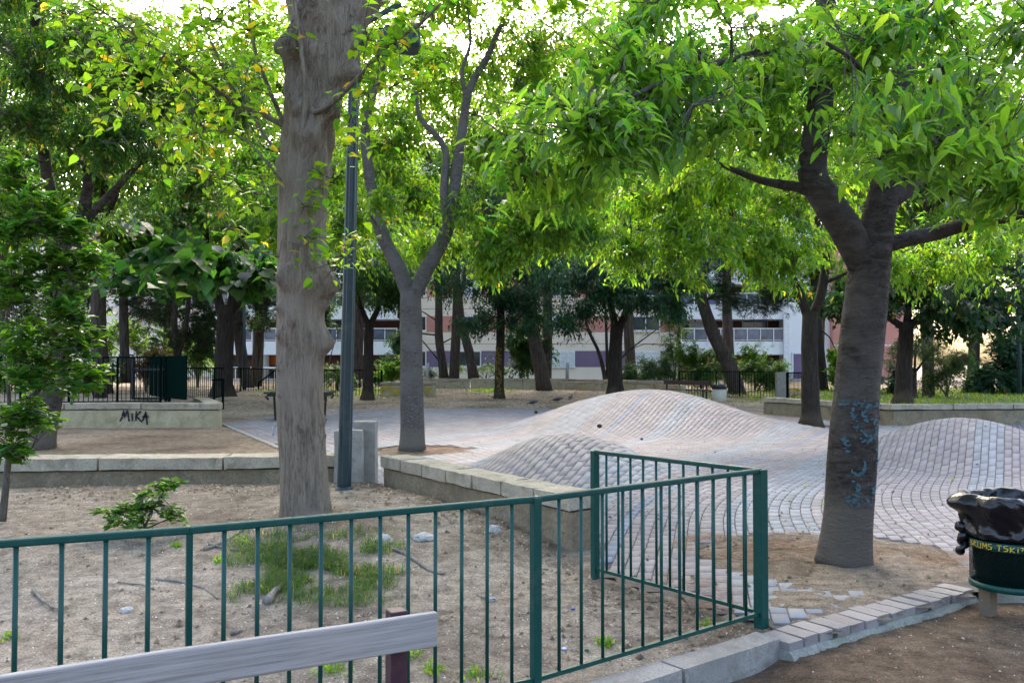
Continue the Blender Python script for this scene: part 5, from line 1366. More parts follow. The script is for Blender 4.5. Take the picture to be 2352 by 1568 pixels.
MB().box(tp + Vector((.52, -.1, -.30)), (.50, .36, .20), .2).obj('lamp_head', M['lamp'], lp, bevel=.04)
for x, yb_, yt, d, lab in ((561, 905, 690, 40, 'thin dark lamp post left of the burled trunk by the building'), (2341, 922, 640, 33, 'thin dark lamp post at the far right behind the garden wall')):
    l2 = thing('lamp_post', lab, 'lamp post', tuple(at(x, yb_, d)))
    MB().tube([at(x, yb_ + 4, d), at(x, yt, d)], [.085, .06], 10).obj('column', M['lamp'], l2, True)
    MB().lathe([(.05, 0), (.28, .05), (.30, .2), (.12, .42), (.0, .45)], tuple(at(x, yt, d)), 16).obj('lantern', M['grey_metal'], l2, True)

# ------------------------------------------------------------------ benches, table, bins
def bench(name, label, right, left, top_z, zg, plank_h, mat_pl, mat_leg, thick=.035, seat=True, front=-1):
    a, b2 = Vector((*left, 0)), Vector((*right, 0)); d = (b2 - a); L = d.length; d.normalize(); nrm = Vector((-d.y, d.x, 0)) * front; rz = math.atan2(d.y, d.x); mid_ = (a + b2) / 2
    t = thing(name, label, 'bench', (mid_.x, mid_.y, zg))
    V, F = rough_box((0, 0, 0), (L, thick, plank_h), 0, .0012, .3, 5)
    me = raw_mesh('back_plank', [tuple(v) for v in V], F, mat_pl)
    o = put('back_plank', me, t, Vector((mid_.x, mid_.y, top_z - plank_h / 2)) - WL[t], (0, 0, rz)); m = o.modifiers.new('bevel', 'BEVEL'); m.width = .008; m.segments = 3; m.limit_method = 'ANGLE'
    V, F = rough_box((0, 0, 0), (L, .12, .04), 0, .002, .3, 6); me2 = raw_mesh('seat_plank', [tuple(v) for v in V], F, mat_pl)
    for k in range(3):
        c = mid_ + nrm * (.10 + k * .135); put('seat_plank', me2, t, Vector((c.x, c.y, zg + .44)) - WL[t], (0, 0, rz))
    for s in (-1, 1):
        c = mid_ + d * (s * (L / 2 - .13)); back = c - nrm * (thick / 2 + .034)
        MB().box((back.x, back.y, (zg + top_z + .008) / 2 - .05), (.06, .06, top_z - zg + .11), rz).obj('back_post', mat_leg, t, bevel=.004)
        f = c + nrm * .40
        MB().box((f.x, f.y, zg + .19), (.06, .06, .46), rz).obj('leg', mat_leg, t, bevel=.004)
        q = c + nrm * .19; MB().box((q.x, q.y, zg + .39), (.055, .46, .05), rz).obj('seat_bracket', mat_leg, t)
        if thick > .03:
            for zz in (.028, .055):
                bp = c + nrm * (thick / 2 + .003) + d * (.0 if s < 0 else .03)
                MB().lathe([(.009, 0), (.007, .004), (0, .005)], (0, 0, 0), 10).obj('bolt', mat_leg, t).matrix_local = Matrix.Translation(Vector((bp.x, bp.y, top_z - zz)) - WL[t]) @ Matrix.Rotation(rz, 4, 'Z') @ Matrix.Rotation(math.pi / 2, 4, 'X')
    return t
bench('front_bench', 'weathered pale plank bench backrest in the foreground', (-.262, 3.06), (-2.05, 2.10), .79, -.15, .122, M['plank'], M['plum'])
bench('far_bench', 'brown wooden bench beyond the tallest brick hump', (at(1624, 0, 35.2).x, 35.2), (at(1520, 0, 36.2).x, 36.2), .96, .16, .17, M['brown_wood'], M['black_metal'], .03)
tb = thing('table', 'dark table partly hidden behind the burled trunk', 'table', tuple(gp(690, 962)))
y_ = WL[tb].y
V, F = MB().box((WL[tb].x, y_, .80), (1.85, 1.3, .05)).v, MB().box((0, 0, 0), (1, 1, 1)).f
build('table_top', V, F, M['black_metal'], tb)
MB().box((WL[tb].x, y_, .73), (1.7, 1.15, .07)).obj('apron', M['black_metal'], tb)
for sx in (-1, 1):
    for sy in (-1, 1):
        MB().tube([(WL[tb].x + sx * .62, y_ + sy * .45, -.02), (WL[tb].x + sx * .66, y_ + sy * .48, .70)], .035, 8).obj('leg', M['black_metal'], tb)
        MB().beam((WL[tb].x + sx * .88, y_ + sy * .6, .70), (WL[tb].x + sx * .80, y_ + sy * .55, .60), .05, .05).obj('corner_bracket', M['black_metal'], tb)
hp = thing('hoop', 'bent steel tube hoop standing left of the burled trunk', 'hoop', tuple(gp(628, 1000)))
o = WL[hp]; MB().tube(catmull([o, o + Vector((0, 0, .18)), o + Vector((.03, 0, .27)), o + Vector((.12, 0, .31)), o + Vector((.35, 0, .31)), o + Vector((.46, 0, .26)), o + Vector((.48, 0, .15)), o + Vector((.48, 0, -.02))], .05), .022, 10).obj('tube', M['grey_metal'], hp, True)

def bag_mat():
    m, nt, b = new_mat('black_bin_bag')
    b.inputs['Base Color'].default_value = (.004, .0045, .007, 1); b.inputs['Roughness'].default_value = .24; b.inputs['Specular IOR Level'].default_value = .4
    n = noise_node(nt, 9, 5, .6, vec_node(nt, (1, 1, .45)), 1.6); bump_node(nt, b, n.outputs[0], .35, .02)
    return m
M['bag'] = bag_mat()
BINP = (3.42, 6.02)
bn = thing('litter_bin', 'green perforated litter bin with scrawled yellow writing on its rim', 'litter bin', (BINP[0] - .14, BINP[1] + .05, -.15))
MB().box((BINP[0] - .142, BINP[1] + .02, .02), (.085, .085, .40), .5).obj('post', paint_mat('bin_post', (.12, .095, .07), .6, (.30, .2, .03), .5, 6), bn, bevel=.006)
R = .252
def ringband(z0, z1, r, name, mat): return MB().lathe([(r - .012, z0), (r, z0), (r, z1), (r - .012, z1), (r - .012, z0)], (BINP[0], BINP[1], 0), 48).obj(name, mat, bn, True)
ringband(.395, .452, R + .004, 'rim', M['green']); ringband(.125, .165, R + .002, 'base_band', M['green'])
MB().lathe([(0, .118), (R - .013, .12), (R - .013, .13)], (BINP[0], BINP[1], 0), 40).obj('base', M['green'], bn, True)
# perforated sheet: crossing bands that leave diamond holes
pm = MB(); ns = 96
for sgn in (-1, 1):
    for k in range(ns):
        base = len(pm.v)
        for i in range(9):
            z = .165 + .23 * i / 8; a0 = 2 * math.pi * k / ns + sgn * (z - .165) * 3.6
            for da in (-.011, .011):
                pm.v.append((BINP[0] + (R - .004 - .001 * (sgn > 0)) * math.cos(a0 + da), BINP[1] + (R - .004 - .001 * (sgn > 0)) * math.sin(a0 + da), z))
        pm.f.extend([(base + 2 * i, base + 2 * i + 1, base + 2 * i + 3, base + 2 * i + 2) for i in range(8)])
o = pm.obj('perforated_sheet', M['dark_green'], bn); o['kind'] = 'stuff'
# bag: lines the basket and folds over the rim
bagt = thing('bin_bag', 'black plastic bag bulging over the rim of the green litter bin', 'bag', (BINP[0], BINP[1], .13))
_pf = [(.0, .14), (.20, .15), (.225, .25), (.228, .40), (.236, .46), (.262, .475), (.272, .44 + .03), (.285, .50), (.275, .55), (.285, .61), (.300, .66), (.310, .705), (.298, .745), (.270, .765), (.245, .755), (.225, .70), (.215, .55), (.2, .45), (0, .43)]
n = 140; V = []; F = []
prof = []
for (a_, b_) in zip(_pf[:-1], _pf[1:]): prof += [(lerp(a_[0], b_[0], q_ / 3), lerp(a_[1], b_[1], q_ / 3)) for q_ in range(3)]
prof.append(_pf[-1])
for j, (r, z) in enumerate(prof):
    for i in range(n):
        a = 2 * math.pi * i / n
        fold = noise.noise((math.cos(a) * 2.2, math.sin(a) * 2.2, z * 3)) * .040 + (.45 - abs(noise.noise((a * 2.2 + z * 7, z * 3.0, 2))) * 2.2) * .026 + (.4 - abs(noise.noise((a * 5 - z * 9, z * 5, 7))) * 2) * .010
        k = 1 if j > 13 and r > .1 else .15
        lump = .075 * math.exp(-((a - 2.95) / .45) ** 2) * math.exp(-((z - .69) / .06) ** 2)
        rr_ = r + fold * k * (.4 if z < .5 else 1.0) + lump; zz = z + (.030 * noise.noise((math.cos(a) * 1.6, math.sin(a) * 1.6, 4)) + .012 * noise.noise((a * 4, z * 5, 1))) * (1 if z > .6 else 0)
        V.append((BINP[0] + rr_ * math.cos(a), BINP[1] + rr_ * math.sin(a), zz))
for j in range(len(prof) - 1):
    for i in range(n): F.append((j * n + i, j * n + (i + 1) % n, (j + 1) * n + (i + 1) % n, (j + 1) * n + i))
build('bag_body', V, F, M['bag'], bagt, True)
tailm = MB(); a0 = 2.80
tp_ = []
for k in range(9):
    s = k / 8; aa = a0 + .1 * math.sin(k * 2.1); rr_ = R + .03 + .022 * math.sin(k * 1.9) + .01 * k / 8
    tp_.append((BINP[0] + rr_ * math.cos(aa), BINP[1] + rr_ * math.sin(aa), .53 - .19 * s))
V, F = tube_np(catmull(tp_, .02), [(.036 + .012 * math.sin(i * 1.3)) * (1 - .4 * i / 22) for i in range(len(catmull(tp_, .02)))], 10); build('knotted_tail', V, F, M['bag'], bagt, True)
# hand-written yellow letters round the rim
LET = {'B': [[(0, 0), (0, 1), (.5, .9), (.1, .55), (.6, .3), (0, 0)]], 'R': [[(0, 0), (.05, 1), (.5, .8), (.05, .5), (.55, 0)]], 'U': [[(0, 1), (.05, .1), (.45, .05), (.5, .9)]], 'M': [[(0, 0), (.1, 1), (.3, .3), (.55, 1), (.6, 0)]],
       'S': [[(.5, 1), (.05, .9), (.1, .55), (.5, .45), (.4, .05), (0, 0)]], 'T': [[(0, 1), (.55, 1)], [(.28, 1), (.25, 0)]], 'K': [[(.05, 1), (0, 0)], [(.5, .9), (.05, .45), (.5, 0)]], 'I': [[(.1, .7), (.1, 0)], [(.1, .95), (.12, 1.02)]], '.': [[(.1, .45), (.16, .5)]], '-': [[(0, .8), (.4, .85), (.2, .3)]]}
lines = []; u = 0
for ch in 'BRUMS.TSKI-':
    for l in LET[ch]: lines.append([(u + x, y + .06 * math.sin(u * 3)) for x, y in l])
    u += .34 if ch in '.I' else .74
def rim_pt(u_, v_):
    a = 3.08 + u_ * .205; rr_ = R + .008
    return (BINP[0] + rr_ * math.cos(a), BINP[1] + rr_ * math.sin(a), .404 + v_ * .038)
V, F = strokes_mesh(lines, rim_pt, .16); build('lettering', V, F, M['yellow_paint'], bn)
# far bin
fp = gp(1652, 928, .05)
fbn = thing('drum_bin', 'pale drum-shaped bin with black bag beside the far bench', 'litter bin', tuple(fp))
MB().lathe([(0, 0), (.27, 0), (.28, .35), (.27, .64), (.25, .64), (.25, .1), (0, .1)], tuple(fp), 24).obj('drum', speckle_mat('drum_paint', (.50, .47, .42), (.62, .59, .54), (.38, .35, .31), 3, 40, .8), fbn, True)
V, F = [], []; n = 28
for j, (r, z) in enumerate(((.29, .60), (.30, .66), (.295, .74), (.275, .785), (.24, .77), (.2, .6))):
    for i in range(n):
        a = 2 * math.pi * i / n; V.append((fp.x + (r + .012 * noise.noise((a * 3, z * 9, 0))) * math.cos(a), fp.y + (r + .012 * noise.noise((a * 3, z * 9, 0))) * math.sin(a), fp.z + z))
for j in range(5):
    for i in range(n): F.append((j * n + i, j * n + (i + 1) % n, (j + 1) * n + (i + 1) % n, (j + 1) * n + i))
build('bag', V, F, M['bag'], fbn, True)

# ------------------------------------------------------------------ pigeons
M['pigeon'] = flat_mat('pigeon_feathers', (.045, .05, .065), .55); M['pigeon_leg'] = flat_mat('pigeon_leg', (.25, .07, .06), .6); M['beak'] = flat_mat('beak', (.06, .055, .05), .5)
def pigeon(x, y, heading, up, label, scale=1.0):
    p = gp(x, y, .03)
    p.z = ground_z(p.x, p.y) if not in_poly(np.array([p.x]), np.array([p.y]), PLAZA)[0] else float(hump(np.array([p.x]), np.array([p.y]))[0])
    t = thing('pigeon', label, 'pigeon', tuple(p), 'pigeons at the edge of the plaza'); t.rotation_euler = (0, 0, heading); t.scale = (scale,) * 3
    WL[t] = Vector((0, 0, 0))
    hx, hz = (.155, .255) if up else (.19, .16)
    pts = catmull([(-.20, 0, .10), (-.13, 0, .115), (-.05, 0, .135), (.04, 0, .15), (.10, 0, .17), (lerp(.1, hx, .55), 0, lerp(.17, hz, .55)), (hx, 0, hz), (hx + .03, 0, hz - .003)], .02)
    s = np.linspace(0, 1, len(pts)); R_ = np.interp(s, [0, .12, .28, .5, .66, .78, .86, .93, 1], [.012, .028, .060, .072, .058, .033, .030, .027, .008])
    V, F = tube_np(pts, R_, 12); V[:, 1] *= .95; build('body', V, F, M['pigeon'], t, True)
    MB().add([(-.30, -.035, .085), (-.30, .035, .085), (-.14, .03, .125), (-.14, -.03, .125), (-.30, -.035, .075), (-.30, .035, .075), (-.14, .03, .10), (-.14, -.03, .10)], [(0, 1, 2, 3), (7, 6, 5, 4), (0, 4, 5, 1), (1, 5, 6, 2), (2, 6, 7, 3), (3, 7, 4, 0)]).obj('tail', M['pigeon'], t)
    for sy in (-1, 1):
        V, F = tube_np(catmull([(.07, sy * .060, .165), (-.03, sy * .068, .155), (-.14, sy * .045, .12), (-.22, sy * .02, .10)], .03), np.interp(np.linspace(0, 1, len(catmull([(.07, sy * .060, .165), (-.03, sy * .068, .155), (-.14, sy * .045, .12), (-.22, sy * .02, .10)], .03))), [0, .4, 1], [.018, .034, .006]), 8); build('wing', V, F, M['pigeon'], t, True)
        MB().tube([(0, sy * .025, .085), (.01, sy * .026, .045), (.0, sy * .026, .0)], [.008, .005, .005], 6).tube([(-.015, sy * .026, .004), (.035, sy * .03, .004)], .004, 5).obj('leg', M['pigeon_leg'], t)
    MB().tube([(hx + .024, 0, hz), (hx + .052, 0, hz - .012)], [.008, .001], 6).obj('beak', M['beak'], t)
pigeon(1224, 935, 0.5, False, 'dark pigeon pecking at the edge of the sandy ground, leftmost of three', 1.0)
pigeon(1281, 931, -.1, False, 'black pigeon walking in profile, middle of the three', 1.05)
pigeon(1311, 928, 1.2, True, 'grey pigeon standing upright closest to the tallest hump', .95)

# ------------------------------------------------------------------ small things on the ground
M['cone'] = flat_mat('dark_cone', (.018, .015, .013), .8)
for x, y, s, lab in ((1268, 971, .04, 'small dark cone on the flat paving left of the tallest hump'), (1377, 982, .028, 'largest dark cone on the paving between the two humps'), (1474, 1010, .026, 'dark cone on the paving right of the near hump'), (1231, 949, .05, 'tiny dark cone by the left pigeon'), (1162, 890, .1, 'dark clod beside the curved wall')):
    p = gp(x, y)
    for _ in range(6):
        z = float(hump(np.array([p.x]), np.array([p.y]))[0]) if p.y < 33 else ground_z(p.x, p.y); p = gp(x, y, z)
    V, F = [], []; n = 12
    for j in range(7):
        th = math.pi * j / 6
        for i in range(n):
            a = 2 * math.pi * i / n + (j % 2) * .26; r = s * (1 + .18 * ((i + j) % 2)); V.append((p.x + r * 1.15 * math.sin(th) * math.cos(a), p.y + r * math.sin(th) * math.sin(a), p.z + s * .85 - s * math.cos(th)))
    for j in range(6):
        for i in range(n): F.append((j * n + i, j * n + (i + 1) % n, (j + 1) * n + (i + 1) % n, (j + 1) * n + i))
    tag(build('pine_cone', V, F, M['cone']), lab, 'cone', 'dark cones on the paving')
def on_soil(x, y, lift=0.0):
    z = 0.0
    for _ in range(6):
        p = gp(x, y, z); z = ground_z(p.x, p.y)
    return Vector((p.x, p.y, z + lift))
M['rock'] = speckle_mat('pale_rock', (.36, .34, .32), (.48, .46, .43), (.28, .26, .24), 9, 80, .9, .8, .01)
M['wood'] = bark_mat('dead_wood', (.12, .10, .085), (.22, .195, .165), (.34, .31, .27), (3, 3, 1), 2, (.07, .055, .045), .5)
def rock(x, y, s, label, seed, flat=.6):
    p = on_soil(x, y, .0); bm = bmesh.new(); bmesh.ops.create_icosphere(bm, subdivisions=3, radius=1.0)
    V = []
    for v in bm.verts:
        q = v.co.normalized(); k = 1 + .35 * noise.noise(q * 1.7 + Vector((seed, 0, 0))) + .12 * noise.noise(q * 5 + Vector((seed, 3, 0)))
        V.append((p.x + q.x * k * s, p.y + q.y * k * s * .8, p.z + q.z * k * s * flat + s * flat * .35))
    F = [tuple(v.index for v in f.verts) for f in bm.faces]; bm.free()
    tag(build('rock', V, F, M['rock']), label, 'rock', 'loose stones in the planter')
rock(972, 1238, .10, 'pale flat lump of stone right of the grass patch', 1, .45); rock(1135, 1222, .06, 'white pebble at the end of the curved root by the wall', 2, .9); rock(290, 1403, .05, 'small pale stone on the bare soil behind the railing at left', 3, .4)
rock(880, 1243, .075, 'knobbly stone at the right foot of the burled tree', 5, .7); rock(1130, 1378, .03, 'small stone in the soil behind the railing', 7, .6)
def stick(pts, r, label, cat='twig', name='twig', mat=None, lift=.01):
    P = [on_soil(x, y, lift) for x, y in pts]
    P = catmull(P, .04)
    for i, p in enumerate(P): p.z += .008 * noise.noise((p.x * 9, p.y * 9, 2)) + r * .4
    V, F = tube_np(P, np.linspace(r, r * .45, len(P)), 7, True, lambda a, q, i: 1 + .2 * np.sin(a * 2 + i)); tag(build(name, V, F, mat or M['wood'], None, True), label, cat)
stick([(612, 1388), (628, 1368), (650, 1346)], .035, 'short pale broken log in front of the grass patch', 'log', 'log')
stick([(672, 1305), (690, 1290), (705, 1282)], .018, 'pale crooked stick lying in the grass', 'stick', 'stick')
stick([(1028, 1172), (1055, 1180), (1085, 1200), (1120, 1215), (1130, 1222)], .016, 'curved pale root by the low wall ending at a pebble', 'root', 'root')
stick([(1000, 1165), (1022, 1185), (1042, 1205)], .012, 'short pale root left of the curved root', 'root', 'root')
stick([(865, 1245), (905, 1262), (940, 1278), (985, 1310), (1020, 1320)], .020, 'long root running right from the burled tree', 'root', 'root', None, .0)
stick([(800, 1285), (830, 1320), (862, 1352)], .010, 'thin root slanting through the right side of the grass', 'root', 'root')
stick([(470, 1262), (500, 1252), (540, 1230), (570, 1205)], .020, 'pale root on the left foot of the burled tree', 'root', 'root', None, .0)
stick([(480, 1252), (520, 1262), (560, 1268)], .012, 'thin dry stick crossing the left root', 'stick', 'stick')
stick([(360, 1330), (420, 1338), (470, 1352), (500, 1375)], .014, 'long half-buried stick in the bare soil', 'stick', 'stick', None, -.002)
stick([(270, 1340), (320, 1345), (355, 1355)], .007, 'thin dry twig left of the half-buried stick', 'twig'); stick([(76, 1358), (100, 1385), (128, 1402)], .014, 'grey stick behind the railing at far left', 'stick', 'stick')
stick([(1105, 1375), (1138, 1380)], .012, 'short dark stick in the middle of the bare soil', 'stick', 'stick'); stick([(530, 1460), (560, 1450)], .014, 'short stick just above the bench backrest', 'stick', 'stick')
stick([(1690, 1178), (1720, 1182), (1748, 1180)], .008, 'dark twig on the bricks behind the railing corner', 'twig', 'twig', M['cone']); stick([(1750, 1222), (1800, 1232), (1836, 1240)], .010, 'pale twig at the edge of the soil pit of the leaning tree', 'twig')
stick([(1700, 1530), (1730, 1515), (1790, 1508)], .016, 'pale curved stick beside the kerb', 'stick', 'stick')
# bottle caps and scraps
def cap(x, y, c, label, s=.016):
    p = on_soil(x, y, .004); tag(MB().lathe([(0, 0), (s, 0), (s * 1.05, .004), (s * .9, .009), (0, .010)], tuple(p), 14).obj('bottle_cap', flat_mat('cap_paint', c, .4), None, True), label, 'bottle cap')
cap(1296, 1492, (.35, .45, .65), 'pale blue bottle cap near the bottom rail'); cap(1480, 1342, (.03, .05, .5), 'bright blue bottle cap near the side railing', .02); cap(1348, 1494, (.02, .15, .06), 'green bottle cap right of the pale blue one', .014); cap(1316, 1400, (.05, .06, .3), 'dark blue bottle cap in the middle of the soil', .014)
# fallen leaves on soil and paving
gl = [(1680, 1545, .05, (.16, .30, .10), 'fresh green fallen leaf by the kerb'), (1885, 1160, .06, (.10, .24, .05), 'green fallen leaf on the paving left of the leaning trunk'), (2185, 1103, .06, (.13, .20, .06), 'green leafy sprig on the open paving at right'), (1845, 1116, .05, (.22, .24, .06), 'yellowish leaf on the paving behind the railing corner'), (1560, 1030, .07, (.2, .22, .1), 'pale leaf on the paving between the humps')]
for x, y, s, c, lab in gl:
    p = gp(x, y, 0)
    for _ in range(5): p = gp(x, y, float(hump(np.array([p.x]), np.array([p.y]))[0]) if p.y > 5.5 else -.15)
    V, F, cc = leaf_geo(np.array([[p.x, p.y, p.z + .012]]), np.array([[1.0, .3, .05]]), np.array([[.1, -.25, 1.0]]), np.array([s * 1.8]), np.array([s]), np.array([c]), T_HEART)
    tag(build('fallen_leaf', V, F, M['leaf'], None, True, cc), lab, 'leaf', 'fallen leaves')

# ------------------------------------------------------------------ grass, litter, needles, pebbles: uncountable
def blades(name, label, pts, hmin, hmax, w, cols, lean=.6, kind_mat='leaf', rng=RNG):
    n = len(pts); P = np.array(pts)
    h = hmin + (hmax - hmin) * rng.random(n); a = rng.random(n) * 6.283; dirx = np.stack([np.cos(a), np.sin(a), np.zeros(n)], 1)
    side = np.stack([-np.sin(a), np.cos(a), np.zeros(n)], 1); up = np.array([0, 0, 1.0])
    ln = lean * (.3 + rng.random(n))
    V = np.zeros((n, 5, 3)); wv = (w * (.6 + .8 * rng.random(n)))[:, None]
    V[:, 0] = P - side * wv; V[:, 1] = P + side * wv
    m1 = P + up * (h * .6)[:, None] + dirx * (h * ln * .3)[:, None]
    V[:, 2] = m1 - side * wv * .7; V[:, 3] = m1 + side * wv * .7; V[:, 4] = P + up * (h * (1 - .3 * ln))[:, None] + dirx * (h * ln)[:, None]
    base = np.array([(0, 1, 3), (0, 3, 2), (2, 3, 4)]); F = (np.arange(n)[:, None, None] * 5 + base[None]).reshape(-1, 3)
    c = leaf_cols(n, cols, .04, rng)
    o = build(name, V.reshape(-1, 3), F, M[kind_mat], None, True, np.repeat(c, 5, 0)); tag(o, label, None, None, 'stuff'); return o
pts = []
for _t in range(60000):
    if len(pts) >= 9000: break
    x, y = rnd.gauss(725, 105), rnd.gauss(1300, 46)
    if not (520 < x < 940 and 1212 < y < 1395): continue
    p = on_soil(x, y)
    if noise.noise((p.x * 2.6, p.y * 2.6, 1)) + .35 * noise.noise((p.x * 7, p.y * 7, 2)) < rnd.uniform(-.25, .35): continue
    pts.append((p.x, p.y, p.z))
blades('grass_patch', 'patch of green grass in front of the burled tree', pts, .03, .11, .0026, ((.022, .070, .014), (.060, .115, .030)), 1.4)
pts = []
for cx, cy, n, s in ((1392, 1480, 60, 9), (405, 1254, 40, 6), (555, 1240, 50, 8), (1000, 1540, 50, 16), (760, 1540, 50, 20), (930, 1510, 60, 20), (1620, 1435, 30, 8), (505, 1290, 40, 10), (1100, 1550, 40, 20), (20, 1465, 30, 10), (1380, 1320, 0, 9)):
    for _ in range(n):
        p = on_soil(rnd.gauss(cx, s), rnd.gauss(cy, s * .4)); pts.append((p.x, p.y, p.z))
blades('weeds', 'small green weeds scattered on the bare soil', pts, .02, .07, .006, ((.07, .16, .015), (.13, .22, .03)), 1.3)
pts = []
for _t in range(90000):
    if len(pts) >= 16000: break
    x, y = rnd.uniform(6.5, 26), rnd.uniform(24.3, 40)
    if y < 29 and ground_z(x, y) < .3: continue
    if x < 9.5 and y < 34: continue
    if x < 9.5 and noise.noise((x * .5, y * .5, 0)) < -.05: continue
    z = ground_z(x, y); pts.append((x, y, z))
blades('lawn', 'yellow-green grass on the right-hand terrace and below the far railing', pts, .06, .16, .012, ((.06, .125, .012), (.125, .185, .025)), .8)
pts = []
for cx, cy, n, s in ((1120, 897, 700, 26), (1255, 888, 500, 30), (1330, 893, 0, 10)):
    for _ in range(n):
        p = on_soil(rnd.gauss(cx - 0, s), min(903, max(886, rnd.gauss(cy, 3)))); pts.append((p.x, p.y, p.z))
for _ in range(2500):
    x, y = rnd.uniform(-11, -4), rnd.uniform(36, 44); pts.append((x, y, ground_z(x, y)))
blades('far_grass', 'thin grass tufts by the curved wall and behind the seating block', pts, .05, .12, .014, ((.09, .18, .015), (.15, .23, .03)), .7)

def scatter(name, label, pts, size, mat, cols, seed, thin=False):
    """tiny chips or needles lying on the ground, one mesh"""
    rng = np.random.default_rng(seed); n = len(pts); P = np.array(pts)
    a = rng.random(n) * 6.283; L = size[0] + (size[1] - size[0]) * rng.random(n) ** 2; W = L * (.055 if thin else .55)
    d = np.stack([np.cos(a), np.sin(a), (rng.random(n) - .5) * .35], 1); s = np.stack([-np.sin(a), np.cos(a), np.zeros(n)], 1)
    V = np.zeros((n, 6, 3)); h = (L * (.02 if thin else .38))[:, None] * np.array([0, 0, 1.0])
    V[:, 0] = P - d * L[:, None] / 2; V[:, 1] = P + s * W[:, None] / 2; V[:, 2] = P + d * L[:, None] / 2; V[:, 3] = P - s * W[:, None] / 2; V[:, 4] = P + h + .1 * d * L[:, None]; V[:, 5] = P - h * .3
    base = np.array([(0, 3, 4), (3, 2, 4), (2, 1, 4), (1, 0, 4)]); F = (np.arange(n)[:, None, None] * 6 + base[None]).reshape(-1, 3)
    c = np.array(cols)[rng.integers(0, len(cols), n)] * (.7 + .6 * rng.random((n, 1)))
    o = build(name, V.reshape(-1, 3), F, mat, None, False, np.repeat(c, 6, 0)); tag(o, label, None, None, 'stuff'); return o
m, nt, b = new_mat('litter'); a_ = nt.nodes.new('ShaderNodeAttribute'); a_.attribute_name = 'Col'; nt.links.new(a_.outputs['Color'], b.inputs['Base Color']); b.inputs['Roughness'].default_value = .9; M['litter'] = m
def rand_ground(n, x0, x1, y0, y1, ok=None, lift=.004):
    X = RNG.uniform(x0, x1, n * 3); Y = y0 + (y1 - y0) * RNG.random(n * 3) ** 1.3
    if ok is not None:
        k = ok(X, Y); X, Y = X[k], Y[k]
    X, Y = X[:n], Y[:n]; Z = np.array([ground_z(a, b) for a, b in zip(X, Y)]) + lift
    return np.stack([X, Y, Z], 1)
pl_ok = lambda X, Y: (Y < np.interp(X, UX, UY) - .05) & (Y > np.interp(X, KX, KY) + .2) & (X < 1.5)
fr_ok = lambda X, Y: (Y < np.interp(X, KX, KY) - .05)
scatter('soil_grit', 'pale grit and small stones on the planter soil', rand_ground(14000, -5.5, 1.5, 3, 11, pl_ok, .0), (.004, .022), M['litter'], [(.40, .36, .31), (.30, .26, .22), (.18, .14, .11), (.5, .47, .42)], 61)
scatter('soil_clods', 'clods and chips of earth on the planter soil', rand_ground(1500, -5.5, 1.5, 3, 11, pl_ok, .002), (.015, .05), M['litter'], [(.16, .125, .095), (.22, .18, .145), (.10, .075, .055)], 69)
scatter('soil_crumbs', 'dark crumbs of bark and twigs on the planter soil', rand_ground(9000, -5.5, 1.5, 3, 11, pl_ok, .002), (.01, .06), M['litter'], [(.07, .05, .035), (.11, .08, .055), (.16, .12, .085)], 62, True)
def edge_leaves(n):
    out = []
    for _ in range(n):
        x = rnd.uniform(-5.5, 1.5); u_ = float(np.interp(x, UX, UY)); k_ = float(np.interp(x, KX, KY)); y = u_ - .12 - abs(rnd.gauss(0, .5)) if rnd.random() < .6 else rnd.uniform(k_ + .25, max(k_ + .3, u_ - .1))
        if y > k_ + .25: out.append((x, y, ground_z(x, y) + .004))
    return out
scatter('dry_leaves', 'dry brown leaf scraps along the foot of the walls', edge_leaves(1500), (.02, .075), M['litter'], [(.16, .10, .06), (.22, .15, .09), (.10, .07, .05), (.28, .22, .14)], 68)
scatter('kerb_grit', 'pale grit on the dark soil in front of the kerb', rand_ground(4500, -2, 6, 2.5, 6.3, fr_ok, .0), (.004, .022), M['litter'], [(.40, .36, .31), (.22, .18, .15), (.12, .09, .07)], 63)
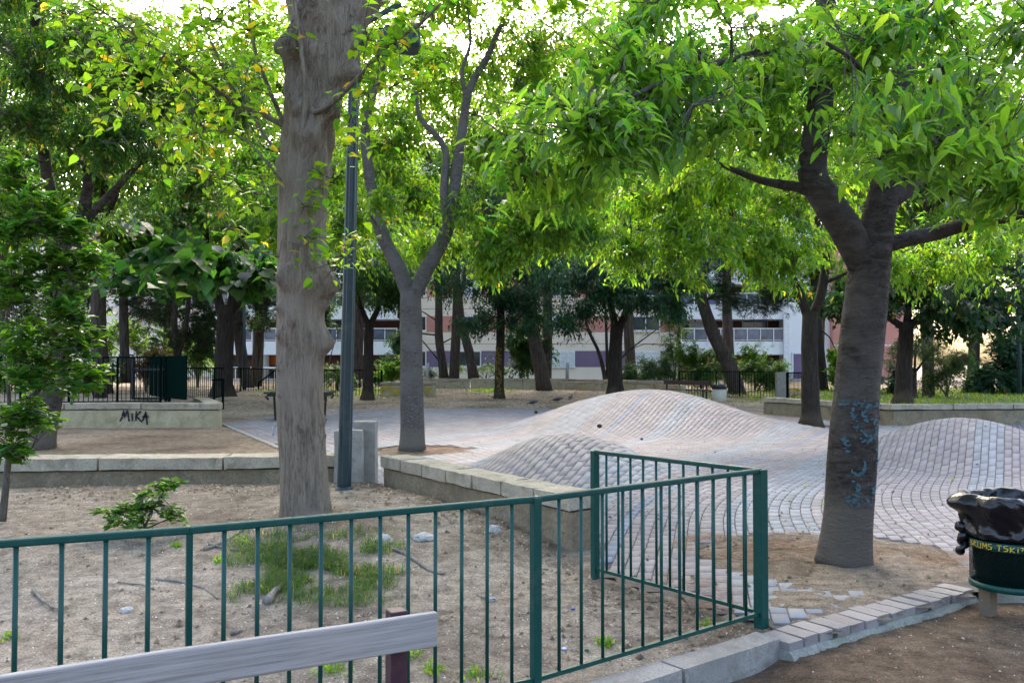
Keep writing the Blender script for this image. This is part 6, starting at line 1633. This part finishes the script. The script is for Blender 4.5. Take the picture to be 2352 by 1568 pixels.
def cluster_pts(cl, z=None, surf=None):
    out = []
    for (cx, cy, rx, ry, n) in cl:
        for _ in range(n):
            a, r = rnd.random() * 6.283, math.sqrt(rnd.random()); x, y = cx + math.cos(a) * r * rx, cy + math.sin(a) * r * ry
            if noise.noise((x * 2.2, y * 2.2, 0)) < rnd.uniform(-.5, .25): continue
            out.append((x, y, (ground_z(x, y) if surf is None else surf(x, y)) + rnd.uniform(.004, .022)))
    return out
surf_pl = lambda x, y: (-.0 if not pit(np.array([x]), np.array([y]))[0] else -.02) if y > np.interp(x, KX, KY) else -.15
nd = cluster_pts([(2.0, 7.9, .55, .55, 2800), (3.2, 7.6, .8, .5, 3800), (2.5, 8.2, .9, .35, 2200), (3.6, 7.2, .5, .35, 700), (2.9, 5.2, .9, .45, 2000), (3.2, 5.7, .45, .3, 1300), (3.5, 5.2, .6, .4, 600), (2.2, 4.9, .5, .25, 600), (1.35, 6.4, .35, .6, 800), (1.2, 5.7, .3, .3, 300)], surf=surf_pl)
scatter('pine_needles', 'rust-brown pine needles drifted round the leaning tree and kerb', nd, (.05, .12), M['litter'], [(.19, .105, .06), (.25, .145, .085), (.14, .08, .05), (.28, .19, .12)], 64, True)
nd = cluster_pts([(-9.5, 21.9, 3, .35, 2600), (-7.5, 19, 1.5, 1.2, 1200), (-9.5, 17.5, 2.5, .8, 1000), (-1.2, 16.6, .5, .5, 900), (-9, 14.5, 3, 1, 900)], surf=lambda x, y: -.01)
scatter('leaf_litter', 'rust-brown litter in the second dirt bed and the round pit', nd, (.08, .2), M['litter'], [(.20, .10, .055), (.26, .14, .08), (.15, .08, .05)], 65, True)
nd = []
for _ in range(1800):
    y = 6.5 + 24 * rnd.random() ** 1.6; x = rnd.uniform(-.3, .55) * y
    if in_poly(np.array([x]), np.array([y]), PLAZA)[0]: nd.append((x, y, float(hump(np.array([x]), np.array([y]))[0]) + .003))
scatter('paving_debris', 'tiny dark leaf fragments strewn over the brick paving', nd, (.015, .06), M['litter'], [(.06, .05, .035), (.14, .11, .06), (.12, .13, .05)], 66)
nd = []
for _ in range(7000):
    y = rnd.uniform(32.2, 44); x = rnd.uniform(-10, 9); nd.append((x, y, ground_z(x, y) + .005))
scatter('sand_litter', 'dry leaves on the sandy ground at the back', nd, (.03, .12), M['litter'], [(.30, .24, .17), (.18, .13, .09), (.36, .3, .23)], 67)
